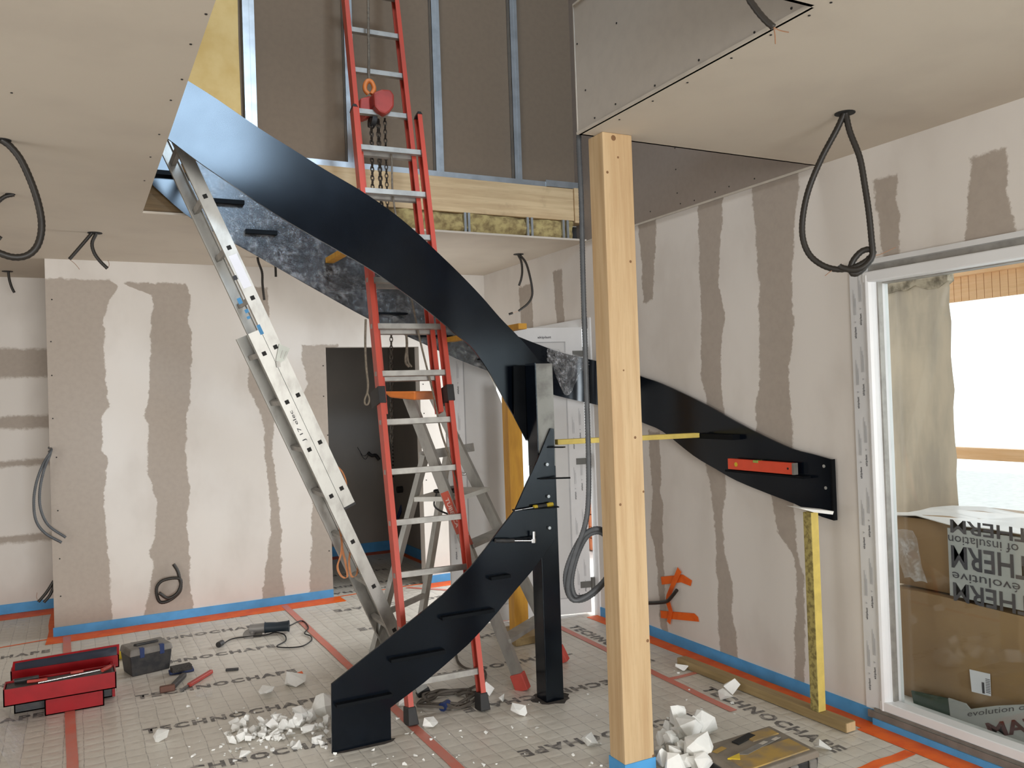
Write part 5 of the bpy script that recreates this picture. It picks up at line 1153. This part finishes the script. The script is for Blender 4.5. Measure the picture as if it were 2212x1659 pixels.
MB().hexa([cq(.36, .14, zt), cq(.66, .05, zt), cq(.68, .17, zt), cq(.38, .26, zt)], [cq(.36, .14, zt+.0055), cq(.66, .05, zt+.0055), cq(.68, .17, zt+.0055), cq(.38, .26, zt+.0055)]).build('handle_slot', M_dark, cs)
MB().prism([cq(.04, .22, zt+.001), cq(.20, .17, zt+.001), cq(.22, .25, zt+.001), cq(.06, .30, zt+.001)], (0, 0, 0.002)).build('window', M_dusty, cs)
MB().prism([cq(.20, .50, zt+.001), cq(.82, .33, zt+.001), cq(.88, .42, zt+.001), cq(.30, .58, zt+.001)], (0, 0, 0.0055)).build('logo_band', M_tgrey, cs)
MB().prism([cq(.06, .53, zt+.002), cq(.24, .50, zt+.002), cq(.16, .64, zt+.002)], (0, 0, 0.006)).build('yellow_wedge', M_yplast, cs)
for a_ in (.56, .74): MB().prism([cq(a_, .415, zt+.0066), cq(a_+.09, .39, zt+.0066), cq(a_+.11, .445, zt+.0066), cq(a_+.02, .47, zt+.0066)], (0, 0, 0.001)).build('emblem', M_boardedge, cs)
for b_ in (.2, .5, .8):
    pass
for a_ in (.12, .38, .64, .9): MB().hexa([cq(a_-.05, 1.0, .012), cq(a_+.05, 1.0, .012), cq(a_+.05, 1.035, .012), cq(a_-.05, 1.035, .012)], [cq(a_-.05, 1.0, .05), cq(a_+.05, 1.0, .05), cq(a_+.05, 1.035, .045), cq(a_-.05, 1.035, .045)]).build('latch', M_tgrey, cs, bevel=0.003)
# ------------------------------------------------------------------ broken polystyrene
def chunk(p, s_, sq=0.6, seed=0, n=11, name='polystyrene_chunk'):
    rnd = random.Random(seed); bm = bmesh.new(); t = rnd.uniform(0, 2*PI); co, si = math.cos(t), math.sin(t)
    for _ in range(n):
        a = rnd.uniform(-1, 1); b = rnd.uniform(-.8, .8); c = rnd.uniform(-1, 1)*sq
        k = rnd.uniform(0.65, 1.0)/max(0.35, math.sqrt(a*a+b*b+c*c)); a, b, c = a*k*s_, b*k*s_, c*k*s_
        bm.verts.new((a*co-b*si, a*si+b*co, c))
    r = bmesh.ops.convex_hull(bm, input=bm.verts)
    bmesh.ops.delete(bm, geom=[g for g in r['geom_interior'] if isinstance(g, bmesh.types.BMVert)], context='VERTS')
    zmin = min(v.co.z for v in bm.verts)
    for v in bm.verts: v.co.z -= zmin
    me = bpy.data.meshes.new(name); bm.to_mesh(me); bm.free(); me.materials.append(M_foamw)
    o = bpy.data.objects.new(name, me); COL.objects.link(o); o.location = p; WORLD[o.name] = V(p); return o
sd0 = 100
def put(px, py, s_, label, sq=0.6, z=0.001, group=None, n=11, name='polystyrene_chunk'):
    global sd0; sd0 += 1
    p = atz(px, py, 0); p.z = z; return tag(chunk(p, s_, sq, sd0, n, name), label, 'polystyrene', group)
for px, py, s_, lb, sq in ((350, 1605, .055, 'lone white polystyrene lump left of the rubble heap', .9), (572, 1502, .065, 'pale polystyrene lump on the floor between hammer and stringer foot', .5),
        (640, 1478, .085, 'flat polystyrene slab on the floor left of the stringer', .3), (648, 1562, .060, 'tall pointed polystyrene shard standing in the heap', 1.3), (697, 1550, .085, 'largest polystyrene piece leaning on the stringer foot', 1.0),
        (1275, 1612, .055, 'white square polystyrene block on the floor left of the spruce post', .55), (1120, 1545, .05, 'curved polystyrene piece on the floor in front of the steel post', .5), (930, 1570, .045, 'polystyrene piece on the floor right of the left red ladder foot', .5),
        (1582, 1500, .05, 'polystyrene piece touching the floor batten', .6), (1570, 1513, .05, 'polystyrene piece lying near the batten, lower of the two', .4), (1475, 1447, .045, 'flat polystyrene flake near the far end of the floor batten', .35),
        (1498, 1442, .03, 'small polystyrene lump resting at the far end of the floor batten', .8), (1055, 1500, .05, 'polystyrene piece behind the right red ladder foot', .6), (1085, 1516, .03, 'polystyrene piece right of the right red ladder foot', .6),
        (870, 1525, .03, 'polystyrene lump beside the left red ladder rail', .6), (1780, 1625, .05, 'white polystyrene flake at the right corner of the organiser case', .25), (925, 1512, .022, 'tiny polystyrene lump left of the rope coil', .7)):
    put(px, py, s_, lb, sq)
HL = 'small white polystyrene lump in the heap left of the stringer foot'
rnd = random.Random(3)
for k in range(150):
    t = rnd.random()**0.8; px = 712-t*205+rnd.gauss(0, 12); py = 1585+rnd.gauss(0, 20)-t*2; s_ = rnd.choice((.010, .012, .012, .015, .018, .024, .034, .046))*(1-0.25*t)
    if px > 708 and py > 1560: px = 705
    d_ = max(0, 1-abs(px-660)/60)*max(0, 1-abs(py-1580)/30)
    put(px, py, s_, HL, 0.8, 0.001+d_*rnd.random()*0.05, 'polystyrene heap at the stringer foot', 9)
CL = 'white broken polystyrene shell in the heap at the foot of the spruce post'
big = {0: 'jagged polystyrene shell standing at the back left of the post heap', 1: 'winged polystyrene shell at the back right of the post heap', 2: 'largest rounded polystyrene shell at the front right of the post heap', 3: 'tall polystyrene shell in the middle of the post heap', 4: 'polystyrene shell touching the spruce post'}
for k, (px, py, s_) in enumerate(((1462, 1592, .088), (1518, 1590, .085), (1512, 1652, .088), (1488, 1612, .075), (1438, 1618, .06), (1455, 1648, .055), (1482, 1634, .055), (1468, 1612, .05), (1503, 1642, .05), (1500, 1600, .055), (1500, 1660, .055), (1478, 1660, .045), (1450, 1628, .05), (1436, 1600, .04), (1432, 1655, .05), (1445, 1580, .035), (1515, 1618, .045), (1470, 1640, .04), (1490, 1585, .05), (1425, 1635, .04), (1545, 1612, .03), (1460, 1670, .06), (1520, 1672, .06))):
    if px+s_*300 > 1512+max(0, 1614-py)*2.6+max(0, py-1638)*1.4 and py > 1565 and k != 2: continue
    put(px, py, s_*0.92, big.get(k, CL), 0.85, 0.001+(0.03 if k in (0, 3, 7, 9, 12, 17) else 0), 'polystyrene heap at the post', 16)
SC = 'loose crumb of polystyrene scattered on the printed floor film'
for k in range(130):
    if k < 60: px, py = rnd.uniform(330, 860), rnd.gauss(1610, 40)
    elif k < 100: px, py = rnd.uniform(850, 1300), rnd.uniform(1500, 1659)
    else: px, py = rnd.uniform(1430, 1840), rnd.uniform(1450, 1640)
    if 712 < px < 850 and 1480 < py < 1622 or py > 1665 or (px > 1500 and py > 1560 and px < 1775) or py < 1430: continue
    if px > 1480 and py < 1430+(px-1460)*0.42+20: continue
    put(px, py, rnd.choice((.006, .008, .011, .014)), SC, 0.4, 0.001, 'polystyrene crumbs on the floor', 8)
# screw heads on the boards
sh = MB()
for px, py in ((1247, 95), (1265, 195), (1285, 255), (1330, 225), (1415, 185), (1510, 130), (1630, 70), (1332, 50), (1710, 18)):
    p = atx(px, py, VX1); sh.cyl(p+V((-0.002, 0, 0)), p+V((0.001, 0, 0)), 0.004, 8)
stuff(sh.build('screw_heads', M_dark, bpy.data.objects['trim_1']))
sh = MB()
for px, py in ((112, 647), (110, 738), (112, 811), (114, 904), (122, 988), (125, 1103), (129, 1207), (131, 1288), (698, 790), (699, 856), (708, 940), (709, 1020), (711, 1190), (914, 830), (916, 893), (921, 1037), (938, 1180)):
    p = aty(px, py, BY); sh.cyl(p+V((0, -0.002, 0)), p+V((0, 0.001, 0)), 0.005, 8)
stuff(sh.build('screw_heads', M_dark, wb))
sh = MB()
for px, py in ((445, 30), (412, 95), (393, 171), (369, 216), (344, 290), (325, 339), (312, 390), (25, 200), (1795, 5), (1748, 33), (1665, 75), (1580, 125), (1485, 178), (1410, 218), (1338, 258)):
    p = atz(px, py, H); sh.cyl(p+V((0, 0, -0.002)), p+V((0, 0, 0.001)), 0.004, 8)
stuff(sh.build('screw_heads', M_dark, ceil))
sh = MB()
for px, py in ((1460, 366), (1463, 417), (1500, 433), (1545, 415), (1575, 403), (1630, 386), (1470, 440), (1405, 457), (1458, 320)):
    p = atx(px, py, RX-0.0125); sh.cyl(p+V((-0.002, 0, 0)), p+V((0.001, 0, 0)), 0.004, 8)
stuff(sh.build('screw_heads', M_dark, upr))
